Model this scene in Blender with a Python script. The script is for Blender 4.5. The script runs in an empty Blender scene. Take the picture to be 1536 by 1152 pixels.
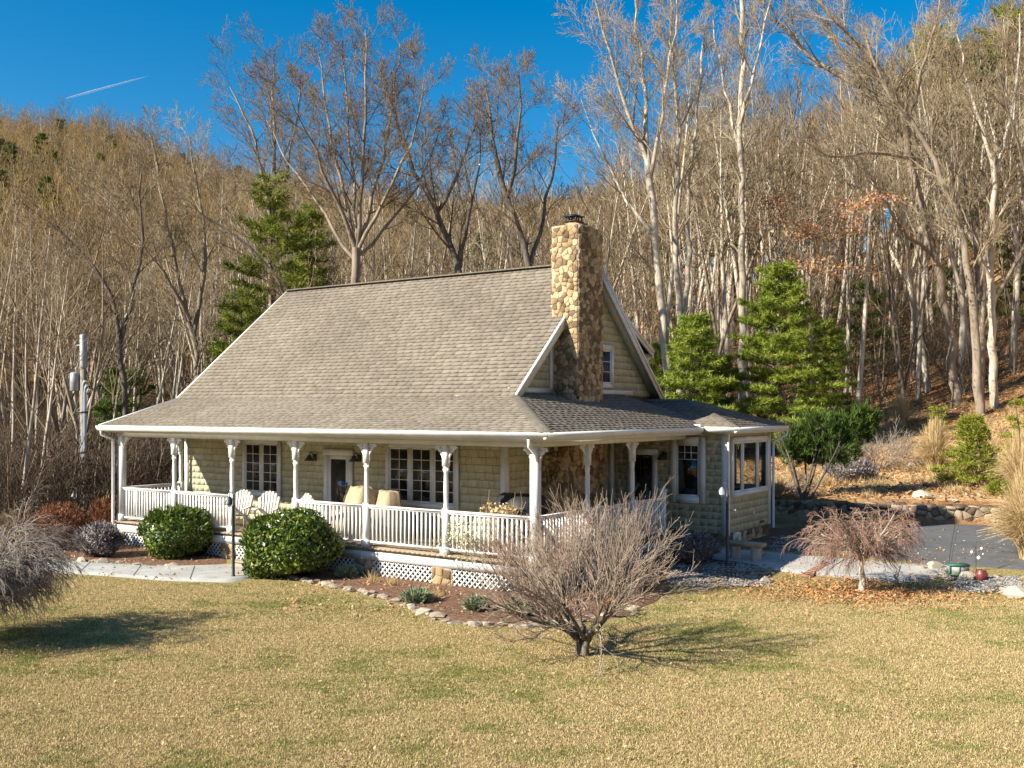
import bpy, math, random
import numpy as np
from mathutils import Vector, Matrix
C = bpy.context.scene.collection
PI = math.pi
# ------------------------------------------------------------------ camera, light, exposure
FPX = 1549.2                       # focal length in pixels of the 1536 px wide photograph
TH = math.atan2(1082, 1549.2)
CAM = (11.468, -17.243, 3.77)
cr, sr = math.cos(TH), math.sin(TH)
cd = bpy.data.cameras.new('camera'); cam = bpy.data.objects.new('camera', cd); C.objects.link(cam)
cam.location = CAM; cam.rotation_euler = (PI/2, 0, TH)
cd.sensor_width = 36; cd.lens = 36*FPX/1536; cd.shift_y = 36/1536; cd.clip_end = 9000; cd.clip_start = .1
bpy.context.scene.camera = cam

SUNX, SUNY, SUNZ = .493, .870, -.624    # direction the light travels
world = bpy.data.worlds.new('World'); bpy.context.scene.world = world; world.use_nodes = True
wn = world.node_tree.nodes; wl = world.node_tree.links
sky = wn.new('ShaderNodeTexSky'); sky.sky_type = 'NISHITA'; sky.sun_disc = False
sky.sun_elevation = math.radians(32); sky.sun_rotation = math.radians(209.5)
sky.altitude = 600; sky.air_density = 1.0; sky.dust_density = 1.1; sky.ozone_density = 2.6
hs = wn.new('ShaderNodeHueSaturation'); hs.inputs['Saturation'].default_value = 1.5; hs.inputs['Hue'].default_value = .4935
wl.new(sky.outputs[0], hs.inputs['Color'])
wl.new(hs.outputs[0], wn['Background'].inputs['Color'])
wn['Background'].inputs['Strength'].default_value = .075
sd = bpy.data.lights.new('sun', 'SUN'); sun = bpy.data.objects.new('sun', sd); C.objects.link(sun)
sd.energy = 5.0; sd.angle = math.radians(.5); sd.color = (1, .93, .80)
sun.rotation_euler = Vector((SUNX, SUNY, SUNZ)).to_track_quat('-Z', 'Y').to_euler(); sun.location = (-20, -40, 40)
sc = bpy.context.scene
sc.view_settings.view_transform = 'Standard'; sc.view_settings.look = 'None'
sc.view_settings.exposure = 1.10; sc.view_settings.gamma = 1
sc.cycles.max_bounces = 5; sc.cycles.diffuse_bounces = 2; sc.cycles.glossy_bounces = 3; sc.cycles.transmission_bounces = 2
sc.cycles.caustics_reflective = False; sc.cycles.caustics_refractive = False

# ------------------------------------------------------------------ geometry of the place
def c2w(a, b): return (CAM[0] + a*cr - b*sr, CAM[1] + a*sr + b*cr)
def w2c(x, y):
    dx, dy = x-CAM[0], y-CAM[1]
    return dx*cr + dy*sr, -dx*sr + dy*cr
def ss(x, a, b):
    t = np.clip((x-a)/(b-a), 0, 1); return t*t*(3-2*t)
ET = np.array([-3.1416, -1.4, -.62, -.46, -.38, -.32, -.26, -.18, -.08, .02, .12, .22, .31, .39, .47, .65, 1.4, 3.1416])
EV = np.array([.12, .2, .235, .235, .238, .215, .198, .188, .175, .17, .165, .155, .18, .215, .26, .31, .3, .12])
def vnoise(x, y, s, seed=0):
    x = np.asarray(x, float)*s + seed*17.3; y = np.asarray(y, float)*s - seed*9.1
    return (np.sin(x*1.0+1.3*np.sin(y*.7))+np.sin(y*1.3+1.7*np.sin(x*.6+2))+.5*np.sin(x*2.3-y*1.9+1))/2.5
WALL_A, WALL_B = (7.5, 33.6), (14.4, 30.8)       # retaining wall, camera frame
def terr(x, y):
    a, b = w2c(np.asarray(x, float), np.asarray(y, float))
    D = np.hypot(a, b); th = np.arctan2(a, b)
    E = np.interp(th, ET, EV); wr = ss(th, .02, .2)*ss(b, 5, 20)
    Dc = 320 - 195*wr; b0 = 62 - 29.5*wr
    t = np.clip((D-b0)/(Dc-b0), 0, 2.2)
    ex = 1.35+.22*wr; up = np.where(t < 1, t**ex, 1+.0*t)
    up = np.where(t > .85, np.minimum(up, .85**ex+.26*(t-.85)/.3 - .25*((t-.85)/.3)**2*.25), up)
    up = np.maximum(up, 0)
    h = E*Dc*up*1.0
    h = h + vnoise(x, y, .11)*.35*ss(D, 36, 60) + vnoise(x, y, .045, 3)*1.3*ss(D, 60, 110)
    h = h + .28*ss(b, 20, 27)*ss(a, .5, 4)
    # terrace behind the retaining wall
    wb = WALL_A[1] + (a-WALL_A[0])*(WALL_B[1]-WALL_A[1])/(WALL_B[0]-WALL_A[0])
    h = h + .56*ss(b-wb, .0, .35)*ss(a, 4.5, 6.5)
    return h
def terr1(x, y): return float(terr(x, y))
def hit(px, py, bmin=5., bmax=260.):
    r = (px-768)/FPX; s = (612-py)/FPX
    b = np.linspace(bmin, bmax, 6000)
    x, y = c2w(r*b, b); d = CAM[2]+s*b - terr(x, y)
    k = np.argmax(d < 0)
    if d[k] >= 0: k = len(b)-1
    return Vector((x[k], y[k], float(terr(x[k], y[k]))))
def at(px, py, b):
    x, y = c2w((px-768)/FPX*b, b); return Vector((x, y, CAM[2]+(612-py)/FPX*b))
def onY(px, Y, py=612):
    r = (px-768)/FPX; t = (Y-CAM[1])/(r*sr+cr); return CAM[0]+t*(r*cr-sr), CAM[2]+(612-py)/FPX*t
def onX(px, X, py=612):
    r = (px-768)/FPX; t = (X-CAM[0])/(r*cr-sr); return CAM[1]+t*(r*sr+cr), CAM[2]+(612-py)/FPX*t

# ------------------------------------------------------------------ mesh builder
class MB:
    def __init__(s): s.v = []; s.n = 0; s.q = []; s.t = []; s.p = []; s.at = {}
    def add(s, v, q=None, t=None, p=None):
        v = np.asarray(v, float).reshape(-1, 3); o = s.n
        s.v.append(v); s.n += len(v)
        if q is not None and len(q): s.q.append(np.asarray(q, int).reshape(-1, 4)+o)
        if t is not None and len(t): s.t.append(np.asarray(t, int).reshape(-1, 3)+o)
        if p is not None: s.p += [[i+o for i in f] for f in p]
        return s
    def box(s, a, b):
        (x0, y0, z0), (x1, y1, z1) = a, b
        v = [(x0,y0,z0),(x1,y0,z0),(x1,y1,z0),(x0,y1,z0),(x0,y0,z1),(x1,y0,z1),(x1,y1,z1),(x0,y1,z1)]
        return s.add(v, [(3,2,1,0),(4,5,6,7),(0,1,5,4),(1,2,6,5),(2,3,7,6),(3,0,4,7)])
    def obox(s, O, u, v, w, a, b):
        """box in a frame O + u,v,w from a to b"""
        O = np.array(O, float); F = np.array([u, v, w], float)
        (x0,y0,z0),(x1,y1,z1) = a, b
        P = np.array([(x0,y0,z0),(x1,y0,z0),(x1,y1,z0),(x0,y1,z0),(x0,y0,z1),(x1,y0,z1),(x1,y1,z1),(x0,y1,z1)]) @ F + O
        return s.add(P, [(3,2,1,0),(4,5,6,7),(0,1,5,4),(1,2,6,5),(2,3,7,6),(3,0,4,7)])
    def bar(s, p, q, w, h=None, up=(0,0,1)):
        p = Vector(p); q = Vector(q); d = (q-p); L = d.length; d.normalize()
        u = d.cross(Vector(up)); 
        if u.length < 1e-4: u = d.cross(Vector((1,0,0)))
        u.normalize(); v = u.cross(d); h = h or w
        return s.obox(p, d, u, v, (0,-w/2,-h/2), (L,w/2,h/2))
    def tube(s, pts, rad, sides=5, cap=False):
        pts = np.asarray(pts, float); n = len(pts); rad = np.broadcast_to(np.asarray(rad, float), (n,))
        d = np.gradient(pts, axis=0); d /= np.linalg.norm(d, axis=1)[:, None]+1e-9
        ref = np.array([0,0,1.]) if abs(d[0,2]) < .9 else np.array([1.,0,0])
        if n > 2 and abs((d@ref)).max() > .985: ref = np.array([.6,.8,.05])
        u = np.cross(d, ref); u /= np.linalg.norm(u, axis=1)[:, None]+1e-9; w = np.cross(d, u)
        an = np.arange(sides)*2*PI/sides
        V = pts[:,None,:] + rad[:,None,None]*(np.cos(an)[None,:,None]*u[:,None,:]+np.sin(an)[None,:,None]*w[:,None,:])
        i = np.arange(n-1)[:,None]*sides; j = np.arange(sides)[None,:]; j2 = (j+1) % sides
        Q = np.stack([i+j, i+j2, i+sides+j2, i+sides+j], -1).reshape(-1, 4)
        s.add(V.reshape(-1, 3), Q, p=([list(range(sides))[::-1], [(n-1)*sides+k for k in range(sides)]] if cap else None))
        return s
    def lathe(s, prof, c=(0,0,0), sides=12):
        prof = np.array(prof, float); an = np.arange(sides)*2*PI/sides
        V = np.stack([prof[:,0,None]*np.cos(an), prof[:,0,None]*np.sin(an), np.repeat(prof[:,1,None], sides, 1)], -1) + np.array(c)
        n = len(prof); i = np.arange(n-1)[:,None]*sides; j = np.arange(sides)[None,:]; j2 = (j+1) % sides
        Q = np.stack([i+j, i+j2, i+sides+j2, i+sides+j], -1).reshape(-1, 4)
        return s.add(V.reshape(-1,3), Q, p=[list(range(sides))[::-1], [(n-1)*sides+k for k in range(sides)]])
    def prism(s, poly, h):
        """poly: list of 3D points, extruded along vector h"""
        n = len(poly); P = [np.array(p, float) for p in poly]; Q = [p+np.array(h, float) for p in P]
        return s.add(P+Q, [(i,(i+1)%n,n+(i+1)%n,n+i) for i in range(n)], p=[list(range(n))[::-1], [n+i for i in range(n)]])
    def mesh(s, name, smooth=False):
        me = bpy.data.meshes.new(name); V = np.concatenate(s.v) if s.v else np.zeros((0,3))
        loops, starts, tot, o = [], [], [], 0
        for arr, k in ((s.q, 4), (s.t, 3)):
            if arr:
                A = np.concatenate(arr); loops.append(A.ravel()); m = len(A)
                starts.append(o+np.arange(m)*k); tot.append(np.full(m, k)); o += m*k
        for f in s.p:
            loops.append(np.array(f)); starts.append(np.array([o])); tot.append(np.array([len(f)])); o += len(f)
        me.vertices.add(len(V)); me.vertices.foreach_set('co', V.ravel().astype(np.float32))
        if loops:
            L = np.concatenate(loops); S = np.concatenate(starts); T = np.concatenate(tot)
            me.loops.add(len(L)); me.loops.foreach_set('vertex_index', L.astype(np.int32))
            me.polygons.add(len(S)); me.polygons.foreach_set('loop_start', S.astype(np.int32)); me.polygons.foreach_set('loop_total', T.astype(np.int32))
            if smooth: me.polygons.foreach_set('use_smooth', np.ones(len(S), bool))
        for k, a in s.at.items():
            at_ = me.attributes.new(k, 'FLOAT', 'POINT'); at_.data.foreach_set('value', np.asarray(a, np.float32))
        me.update(calc_edges=True)
        return me
    def build(s, name, mat, parent=None, smooth=False, label=None, link=True):
        me = s.mesh(name, smooth)
        if mat: me.materials.append(mat)
        o = bpy.data.objects.new(name, me)
        if link: C.objects.link(o)
        if parent: o.parent = parent
        if label: o['label'] = label
        return o
def tag(o, label=None, cat=None, group=None, kind=None):
    if label: o['label'] = label
    if cat: o['category'] = cat
    if group: o['group'] = group
    if kind: o['kind'] = kind
    return o
def thing(name, label, cat, loc=(0,0,0), rz=0, group=None, scale=1):
    o = bpy.data.objects.new(name, None); C.objects.link(o); o.location = loc; o.rotation_euler = (0,0,rz)
    o.scale = (scale,)*3 if not hasattr(scale, '__len__') else scale
    return tag(o, label, cat, group)
def dup(root, loc, rz=0, scale=1, label=None, group=None, cat=None):
    r = root.copy(); C.objects.link(r); r.location = loc; r.rotation_euler = (0,0,rz)
    r.scale = (scale,)*3 if not hasattr(scale, '__len__') else scale
    tag(r, label, cat, group)
    for ch in root.children:
        c = ch.copy(); C.objects.link(c); c.parent = r
        for g in ch.children:
            d = g.copy(); C.objects.link(d); d.parent = c
    return r

# ------------------------------------------------------------------ materials
def mat(name, c1, c2=None, scale=5., rough=.8, bump=0., bscale=None, island=0., stretch=(1,1,1), metal=0., trans=0., c3=None, detail=5., spec=.3, blotch=None):
    m = bpy.data.materials.new(name); m.use_nodes = True; nt = m.node_tree; N = nt.nodes; L = nt.links
    b = N['Principled BSDF']; b.inputs['Roughness'].default_value = rough; b.inputs['Metallic'].default_value = metal
    b.inputs['Specular IOR Level'].default_value = spec
    c1 = (*c1, 1); c2 = (*c2, 1) if c2 else c1
    tc = N.new('ShaderNodeTexCoord'); mp = N.new('ShaderNodeMapping'); mp.inputs['Scale'].default_value = stretch; L.new(tc.outputs['Object'], mp.inputs[0])
    no = N.new('ShaderNodeTexNoise'); no.inputs['Scale'].default_value = scale; no.inputs['Detail'].default_value = detail; no.inputs['Roughness'].default_value = .65
    L.new(mp.outputs[0], no.inputs['Vector'])
    rp = N.new('ShaderNodeValToRGB'); e = rp.color_ramp.elements
    e[0].position = .3; e[0].color = c1; e[1].position = .7; e[1].color = c2
    if c3: x = e.new(.5); x.color = (*c3, 1)
    fac = no.outputs['Fac']
    if island:
        gm = N.new('ShaderNodeNewGeometry'); mx = N.new('ShaderNodeMix'); mx.inputs[0].default_value = island
        L.new(fac, mx.inputs[2]); L.new(gm.outputs['Random Per Island'], mx.inputs[3])
        fac = mx.outputs[0]
    L.new(fac, rp.inputs[0]); col = rp.outputs[0]
    if blotch:      # large soft weathering: (scale, colour multiplier, amount)
        n2 = N.new('ShaderNodeTexNoise'); n2.inputs['Scale'].default_value = blotch[0]; n2.inputs['Detail'].default_value = 4
        L.new(mp.outputs[0], n2.inputs['Vector'])
        r2 = N.new('ShaderNodeValToRGB'); r2.color_ramp.elements[0].position = .38; r2.color_ramp.elements[1].position = .68
        r2.color_ramp.elements[0].color = (1,1,1,1); r2.color_ramp.elements[1].color = (*blotch[1], 1)
        L.new(n2.outputs['Fac'], r2.inputs[0])
        mm = N.new('ShaderNodeMix'); mm.data_type = 'RGBA'; mm.blend_type = 'MULTIPLY'; mm.inputs[0].default_value = blotch[2]
        L.new(col, mm.inputs[6]); L.new(r2.outputs[0], mm.inputs[7]); col = mm.outputs[2]
    L.new(col, b.inputs['Base Color'])
    if bump:
        nb = N.new('ShaderNodeTexNoise'); nb.inputs['Scale'].default_value = bscale or scale*3; nb.inputs['Detail'].default_value = 6
        L.new(mp.outputs[0], nb.inputs['Vector'])
        bp = N.new('ShaderNodeBump'); bp.inputs['Strength'].default_value = bump; bp.inputs['Distance'].default_value = .02
        L.new(nb.outputs['Fac'], bp.inputs['Height']); L.new(bp.outputs[0], b.inputs['Normal'])
    if trans:
        out = N['Material Output']; tr = N.new('ShaderNodeBsdfTranslucent'); L.new(col, tr.inputs[0]); ms = N.new('ShaderNodeMixShader'); ms.inputs[0].default_value = trans
        L.new(b.outputs[0], ms.inputs[1]); L.new(tr.outputs[0], ms.inputs[2]); L.new(ms.outputs[0], out.inputs[0])
    return m
M = {}
M['white'] = mat('white_paint', (.70,.70,.68), (.82,.82,.80), 5, .5, .05, 60, blotch=(1.7,(.84,.83,.79),.7))
M['soffit'] = mat('soffit_paint', (.66,.66,.60), (.72,.72,.66), 3, .6)
M['siding'] = mat('shingle_siding', (.42,.395,.255), (.525,.49,.335), 6, .75, .12, 90, island=.35, c3=(.475,.445,.295))
M['siding_back'] = mat('siding_back', (.09,.08,.045), (.12,.10,.06), 6, .9)
M['roof'] = mat('asphalt_shingle', (.160,.137,.108), (.245,.212,.168), 7, .93, .35, 160, island=.22, c3=(.20,.172,.135), spec=.15, blotch=(.4,(.72,.71,.70),.8))
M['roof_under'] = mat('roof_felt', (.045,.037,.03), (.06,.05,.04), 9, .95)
M['stone'] = mat('field_stone', (.17,.115,.065), (.50,.38,.22), 7, .9, 1., 30, island=.6, c3=(.345,.24,.125))
M['wallstone_shade'] = mat('wall_stone', (.09,.065,.045), (.33,.26,.18), 6, .9, .8, 22, island=.7, c3=(.20,.15,.10))  # stone colour darkened: the shadow on the retaining wall is in it
M['mortar'] = mat('mortar', (.36,.31,.22), (.46,.40,.30), 20, .95, .3)
M['flag'] = mat('flag_stone', (.20,.155,.105), (.50,.43,.33), 3, .85, .7, 25, island=.35, c3=(.36,.295,.215))
M['deck'] = mat('deck_wood', (.22,.17,.11), (.36,.29,.20), 3, .75, .15, 40, stretch=(1,9,9))
M['glass'] = mat('window_glass', (.008,.009,.008), (.012,.012,.010), 1, .03, spec=.75)
M['glass_bay'] = mat('sunroom_glass', (.012,.012,.011), (.02,.018,.015), 1, .02, spec=.9); nt_ = M['glass_bay'].node_tree; tb = nt_.nodes.new('ShaderNodeBsdfTransparent'); tb.inputs[0].default_value = (.93,.93,.90,1); mx_ = nt_.nodes.new('ShaderNodeMixShader'); mx_.inputs[0].default_value = .12; nt_.links.new(tb.outputs[0], mx_.inputs[1]); nt_.links.new(nt_.nodes['Principled BSDF'].outputs[0], mx_.inputs[2]); nt_.links.new(mx_.outputs[0], nt_.nodes['Material Output'].inputs[0])
M['black'] = mat('black_metal', (.02,.022,.024), (.035,.037,.04), 8, .4, spec=.5)
M['lampmetal'] = mat('lamp_metal', (.02,.027,.03), (.035,.042,.046), 8, .45, spec=.5)
M['galv'] = mat('galvanised', (.26,.28,.29), (.42,.44,.46), 4, .5, .05, 30, metal=.3)
M['pvc'] = mat('conduit_grey', (.28,.31,.34), (.40,.43,.46), 4, .5)
M['polewood'] = mat('pole_wood', (.20,.17,.14), (.34,.30,.25), 5, .9, .4, 30, stretch=(6,6,.6))
M['concrete'] = mat('concrete', (.34,.33,.30), (.46,.45,.41), 2, .9, .15, 60, c3=(.40,.39,.36), blotch=(1.2,(.75,.74,.70),.6))
M['joint'] = mat('joint_grime', (.06,.055,.045), (.10,.09,.07), 9, .95)
M['asphalt'] = mat('asphalt', (.098,.10,.10), (.145,.145,.143), 3, .85, .25, 120, blotch=(.7,(.8,.8,.8),.8))
M['brick'] = mat('brick_strip', (.22,.10,.06), (.32,.17,.11), 6, .9, .3, island=.5)
M['chair'] = mat('chair_paint', (.62,.56,.50), (.72,.66,.60), 6, .6, .08, 30)
M['tan'] = mat('tan_cover', (.32,.24,.155), (.42,.325,.21), 3, .85, .25, 14)
M['cover_black'] = mat('black_cover', (.012,.012,.014), (.025,.025,.028), 4, .6, .2, 12)
M['terracotta'] = mat('terracotta', (.42,.16,.08), (.5,.22,.12), 5, .8)
M['redpot'] = mat('red_glaze', (.16,.035,.03), (.24,.06,.05), 5, .35, spec=.6)
M['greenbox'] = mat('green_paint', (.03,.14,.10), (.05,.18,.13), 5, .5)
M['bark_l'] = mat('pale_bark', (.30,.26,.19), (.72,.65,.52), 2.2, .95, .5, 18, stretch=(2,2,.5), c3=(.50,.43,.34), blotch=(.8,(.55,.53,.50),.8))
M['bark_m'] = mat('grey_brown_bark', (.13,.10,.07), (.36,.29,.21), 2.2, .95, .6, 16, stretch=(2,2,.5), c3=(.29,.235,.175), blotch=(.8,(.7,.68,.66),.7))
M['bark_d'] = mat('dark_bark', (.055,.045,.035), (.20,.17,.13), 2.2, .95, .6, 16, stretch=(2,2,.5), c3=(.12,.10,.075))
M['twig_l'] = mat('pale_twig', (.20,.15,.09), (.44,.36,.24), 1.0, .9)
M['twig_m'] = mat('brown_twig', (.10,.07,.04), (.27,.195,.11), 1.0, .9)
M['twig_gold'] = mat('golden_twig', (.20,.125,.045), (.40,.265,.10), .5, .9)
M['twig_shade'] = mat('shaded_twig', (.06,.042,.028), (.18,.125,.08), 1.0, .9)  # brush twigs darkened, with the shade of the woods put into their colour
M['twig_r'] = mat('reddish_twig', (.20,.085,.06), (.46,.33,.25), 2.0, .9, c3=(.31,.19,.14))
M['twig_g'] = mat('grey_twig', (.15,.12,.10), (.38,.33,.28), 2, .9)
M['shrubtwig'] = mat('shrub_twig', (.16,.115,.08), (.40,.32,.25), 3, .9, c3=(.27,.205,.15))
M['twigtip'] = mat('twig_tip', (.18,.125,.09), (.45,.37,.29), 2.5, .9, c3=(.31,.235,.175))
M['pine'] = mat('pine_needles', (.11,.17,.015), (.48,.52,.09), 1.6, .6, island=.6, trans=.4, c3=(.23,.31,.04))
M['pine_d'] = mat('dark_pine_needles', (.045,.08,.012), (.17,.22,.04), .8, .65, island=.45, trans=.25, c3=(.09,.14,.022))
M['pine_m'] = mat('olive_pine_needles', (.09,.135,.015), (.40,.42,.07), 1.2, .6, island=.6, trans=.4, c3=(.22,.27,.035))
M['pine_y'] = mat('yellow_pine_needles', (.16,.20,.02), (.36,.36,.05), 1.5, .65, island=.45, trans=.3)
M['boxleaf'] = mat('evergreen_leaf', (.022,.05,.006), (.24,.29,.04), 3, .38, island=.62, trans=.15, c3=(.06,.12,.015), spec=.5)
M['juniper'] = mat('juniper_leaf', (.02,.05,.008), (.11,.17,.022), 3, .6, island=.5, trans=.2)
M['oakleaf'] = mat('dry_oak_leaf', (.34,.15,.06), (.64,.34,.17), 2, .8, island=.7, trans=.3)
M['paleleaf'] = mat('pale_seed', (.46,.42,.22), (.72,.68,.48), 2, .8, island=.7, trans=.3)
M['redleaf'] = mat('brown_red_leaf', (.13,.045,.02), (.30,.14,.07), 3, .8, island=.7, trans=.2)
M['greyleaf'] = mat('grey_purple_leaf', (.10,.085,.085), (.36,.31,.29), 3, .7, island=.7, trans=.1)
M['litter'] = mat('dry_leaf', (.14,.07,.03), (.54,.38,.20), 2, .85, island=.85, c3=(.36,.22,.10))
M['orangeleaf'] = mat('orange_dry_leaf', (.28,.10,.03), (.58,.28,.11), 2, .85, island=.85)
M['straw'] = mat('straw_grass', (.42,.29,.13), (.72,.56,.31), 2, .8, island=.6, trans=.25, c3=(.58,.43,.22))
M['blade'] = mat('lawn_blade', (.28,.20,.085), (.74,.58,.32), .45, .8, island=.75, trans=.2, c3=(.48,.36,.17))
M['blade_g'] = mat('green_blade', (.10,.13,.025), (.34,.34,.095), .5, .8, island=.55, trans=.2)
M['mulch'] = mat('mulch', (.075,.035,.022), (.26,.15,.085), 14, .95, .8, 40, c3=(.16,.085,.05))
M['silver'] = mat('silver_plant', (.16,.20,.11), (.34,.37,.22), 5, .7, island=.6)
M['pebble'] = mat('pebbles', (.12,.11,.10), (.42,.39,.34), 8, .8, island=.9)
M['contrail'] = mat('contrail_ice', (.95,.95,.97), (1,1,1), 1, 1)
nt_ = M['contrail'].node_tree; tb = nt_.nodes.new('ShaderNodeBsdfTransparent'); mx_ = nt_.nodes.new('ShaderNodeMixShader'); mx_.inputs[0].default_value = .30
nt_.links.new(tb.outputs[0], mx_.inputs[1]); nt_.links.new(nt_.nodes['Principled BSDF'].outputs[0], mx_.inputs[2]); nt_.links.new(mx_.outputs[0], nt_.nodes['Material Output'].inputs[0])

def ground_material():
    m = bpy.data.materials.new('ground'); m.use_nodes = True; nt = m.node_tree; N = nt.nodes; L = nt.links; b = N['Principled BSDF']
    b.inputs['Roughness'].default_value = .95; b.inputs['Specular IOR Level'].default_value = .1
    tc = N.new('ShaderNodeTexCoord')
    def noise(s, d=6, r=.65):
        n = N.new('ShaderNodeTexNoise'); n.inputs['Scale'].default_value = s; n.inputs['Detail'].default_value = d; n.inputs['Roughness'].default_value = r
        L.new(tc.outputs['Object'], n.inputs['Vector']); return n.outputs['Fac']
    def ramp(f, st):
        r = N.new('ShaderNodeValToRGB'); e = r.color_ramp.elements
        e[0].position, e[0].color = st[0][0], (*st[0][1], 1); e[1].position, e[1].color = st[-1][0], (*st[-1][1], 1)
        for p, c in st[1:-1]: x = e.new(p); x.color = (*c, 1)
        L.new(f, r.inputs[0]); return r.outputs[0]
    def mix(f, a, c, mode='MIX'):
        x = N.new('ShaderNodeMix'); x.data_type = 'RGBA'; x.blend_type = mode
        if isinstance(f, float): x.inputs[0].default_value = f
        else: L.new(f, x.inputs[0])
        L.new(a, x.inputs[6]); L.new(c, x.inputs[7]); return x.outputs[2]
    fine = noise(17, 9, .85); mid = noise(3.0, 5); big = noise(.32, 4)
    tanc = ramp(fine, [(.38,(.10,.068,.024)), (.5,(.36,.265,.11)), (.62,(.66,.51,.26))])
    grn = ramp(fine, [(.38,(.055,.057,.012)), (.5,(.215,.215,.055)), (.62,(.45,.42,.15))])
    sel = N.new('ShaderNodeMath'); sel.operation = 'MULTIPLY_ADD'; L.new(mid, sel.inputs[0]); sel.inputs[1].default_value = .5; L.new(big, sel.inputs[2])
    gf = ramp(sel.outputs[0], [(.56,(.04,.04,.04)), (1.04,(.75,.75,.75))])
    lawn = mix(gf, tanc, grn)
    lit = ramp(noise(11, 8, .8), [(.3,(.10,.045,.02)), (.48,(.20,.095,.04)), (.6,(.34,.18,.08)), (.72,(.50,.32,.17))])
    lit2 = ramp(noise(7, 8, .8), [(.3,(.14,.07,.03)), (.5,(.34,.20,.09)), (.7,(.56,.38,.20))])
    lit = mix(ramp(big, [(.42,(0,0,0)), (.6,(1,1,1))]), lit, lit2)
    az = N.new('ShaderNodeAttribute'); az.attribute_name = 'litter'
    ad = N.new('ShaderNodeMath'); ad.operation = 'MULTIPLY_ADD'; L.new(mid, ad.inputs[0]); ad.inputs[1].default_value = .8; L.new(az.outputs['Fac'], ad.inputs[2])
    lf = ramp(ad.outputs[0], [(.82,(0,0,0)), (1.0,(1,1,1))])
    op = ramp(noise(5, 9, .8), [(.34,(.27,.15,.07)), (.5,(.56,.36,.18)), (.64,(.80,.60,.37))])
    ao = N.new('ShaderNodeAttribute'); ao.attribute_name = 'open'; sm = N.new('ShaderNodeMath'); sm.operation = 'MULTIPLY_ADD'; L.new(mid, sm.inputs[0]); sm.inputs[1].default_value = .8; L.new(ao.outputs['Fac'], sm.inputs[2])
    lit = mix(ramp(sm.outputs[0], [(.85,(0,0,0)), (1.2,(.9,.9,.9))]), lit, op)
    col = mix(lf, lawn, lit)
    L.new(col, b.inputs['Base Color'])
    bp = N.new('ShaderNodeBump'); bp.inputs['Strength'].default_value = .8; bp.inputs['Distance'].default_value = .04
    L.new(fine, bp.inputs['Height']); L.new(bp.outputs[0], b.inputs['Normal'])
    return m

# ------------------------------------------------------------------ ground
def axis(segs):
    out = []
    for a, b, st in segs: out += list(np.arange(a, b, st))
    return np.array(out + [segs[-1][1]])
A_ = axis([(-700,-220,45), (-220,-60,6), (-60,-22,2.5), (-22,26,.7), (26,60,2.5), (60,220,6), (220,700,45)])
B_ = axis([(-400,-40,40), (-40,4,4), (4,30,.8), (30,36,.25), (36,60,1.), (60,400,5), (400,1400,80)])
aa, bb = np.meshgrid(A_, B_, indexing='ij')
gx, gy = c2w(aa, bb); gz = terr(gx, gy)
na, nb = aa.shape; g = MB(); idx = np.arange(na*nb).reshape(na, nb)
g.add(np.stack([gx, gy, gz], -1).reshape(-1, 3), np.stack([idx[:-1,:-1], idx[1:,:-1], idx[1:,1:], idx[:-1,1:]], -1).reshape(-1, 4))
wbl = WALL_A[1] + (aa-WALL_A[0])*(WALL_B[1]-WALL_A[1])/(WALL_B[0]-WALL_A[0])
lit = np.maximum(ss(bb-wbl, -.3, .4)*ss(aa, 1, 4), ss(bb, 27, 31)*(1-ss(aa, -3, 1)))
lit = np.maximum(lit, ss(np.hypot(aa, bb), 38, 46)); lit = np.maximum(lit, ss(aa, 4.6, 5.6)*ss(bb, 25.2, 26.4))
mp_ = hit(1300, 893); ma, mb_ = w2c(mp_.x, mp_.y)
lit = np.maximum(lit, .62*np.exp(-(((aa-ma-.2)/2.3)**2+((bb-mb_)/1.5)**2)))
g.at['litter'] = lit.ravel()
g.at['open'] = (ss(bb-wbl, .2, 1.2)*ss(aa, 4, 6)*(1-ss(bb, 43, 49))).ravel()
ground = g.build('ground', ground_material(), smooth=True); tag(ground, kind='structure')

def ribbon(name, near, far, m, off=.03, nu=40, nv=10, label=None, cat=None, kind='structure', jag=0):
    rng = np.random.default_rng(5)
    P = [hit(*p) for p in near]; Q = [hit(*p) for p in far]
    def samp(L, n):
        A = np.array([(p.x, p.y) for p in L]); d = np.r_[0, np.cumsum(np.linalg.norm(np.diff(A, axis=0), axis=1))]
        t = np.linspace(0, d[-1], n); return np.stack([np.interp(t, d, A[:,0]), np.interp(t, d, A[:,1])], -1)
    a = samp(P, nu); b = samp(Q, nu)
    if jag: a += rng.normal(0, jag, a.shape); b += rng.normal(0, jag, b.shape)
    w = np.linspace(0, 1, nv)[None,:,None]; X = a[:,None]*(1-w)+b[:,None]*w
    Z = terr(X[...,0], X[...,1])+off
    Z[:, 0] -= off+.03; Z[:, -1] -= off+.03; Z[0] -= off; Z[-1] -= off
    V = np.concatenate([X, Z[...,None]], -1); ix = np.arange(nu*nv).reshape(nu, nv)
    mb = MB().add(V.reshape(-1,3), np.stack([ix[:-1,:-1], ix[1:,:-1], ix[1:,1:], ix[:-1,1:]], -1).reshape(-1,4))
    # face up
    o = mb.build(name, m, smooth=True); return tag(o, label, cat, kind=kind)
ribbon('path', [(40,856),(85,860),(150,864),(250,872),(345,875),(378,868)], [(40,836),(90,842),(160,847),(240,851),(310,849),(385,846)], M['concrete'], .05, nv=14)
ribbon('path', [(1040,838),(1110,846),(1180,860),(1260,868),(1330,874),(1385,874),(1418,862)], [(1040,822),(1110,827),(1180,831),(1260,838),(1330,844),(1385,849),(1412,853)], M['concrete'], .05, nv=14)
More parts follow.
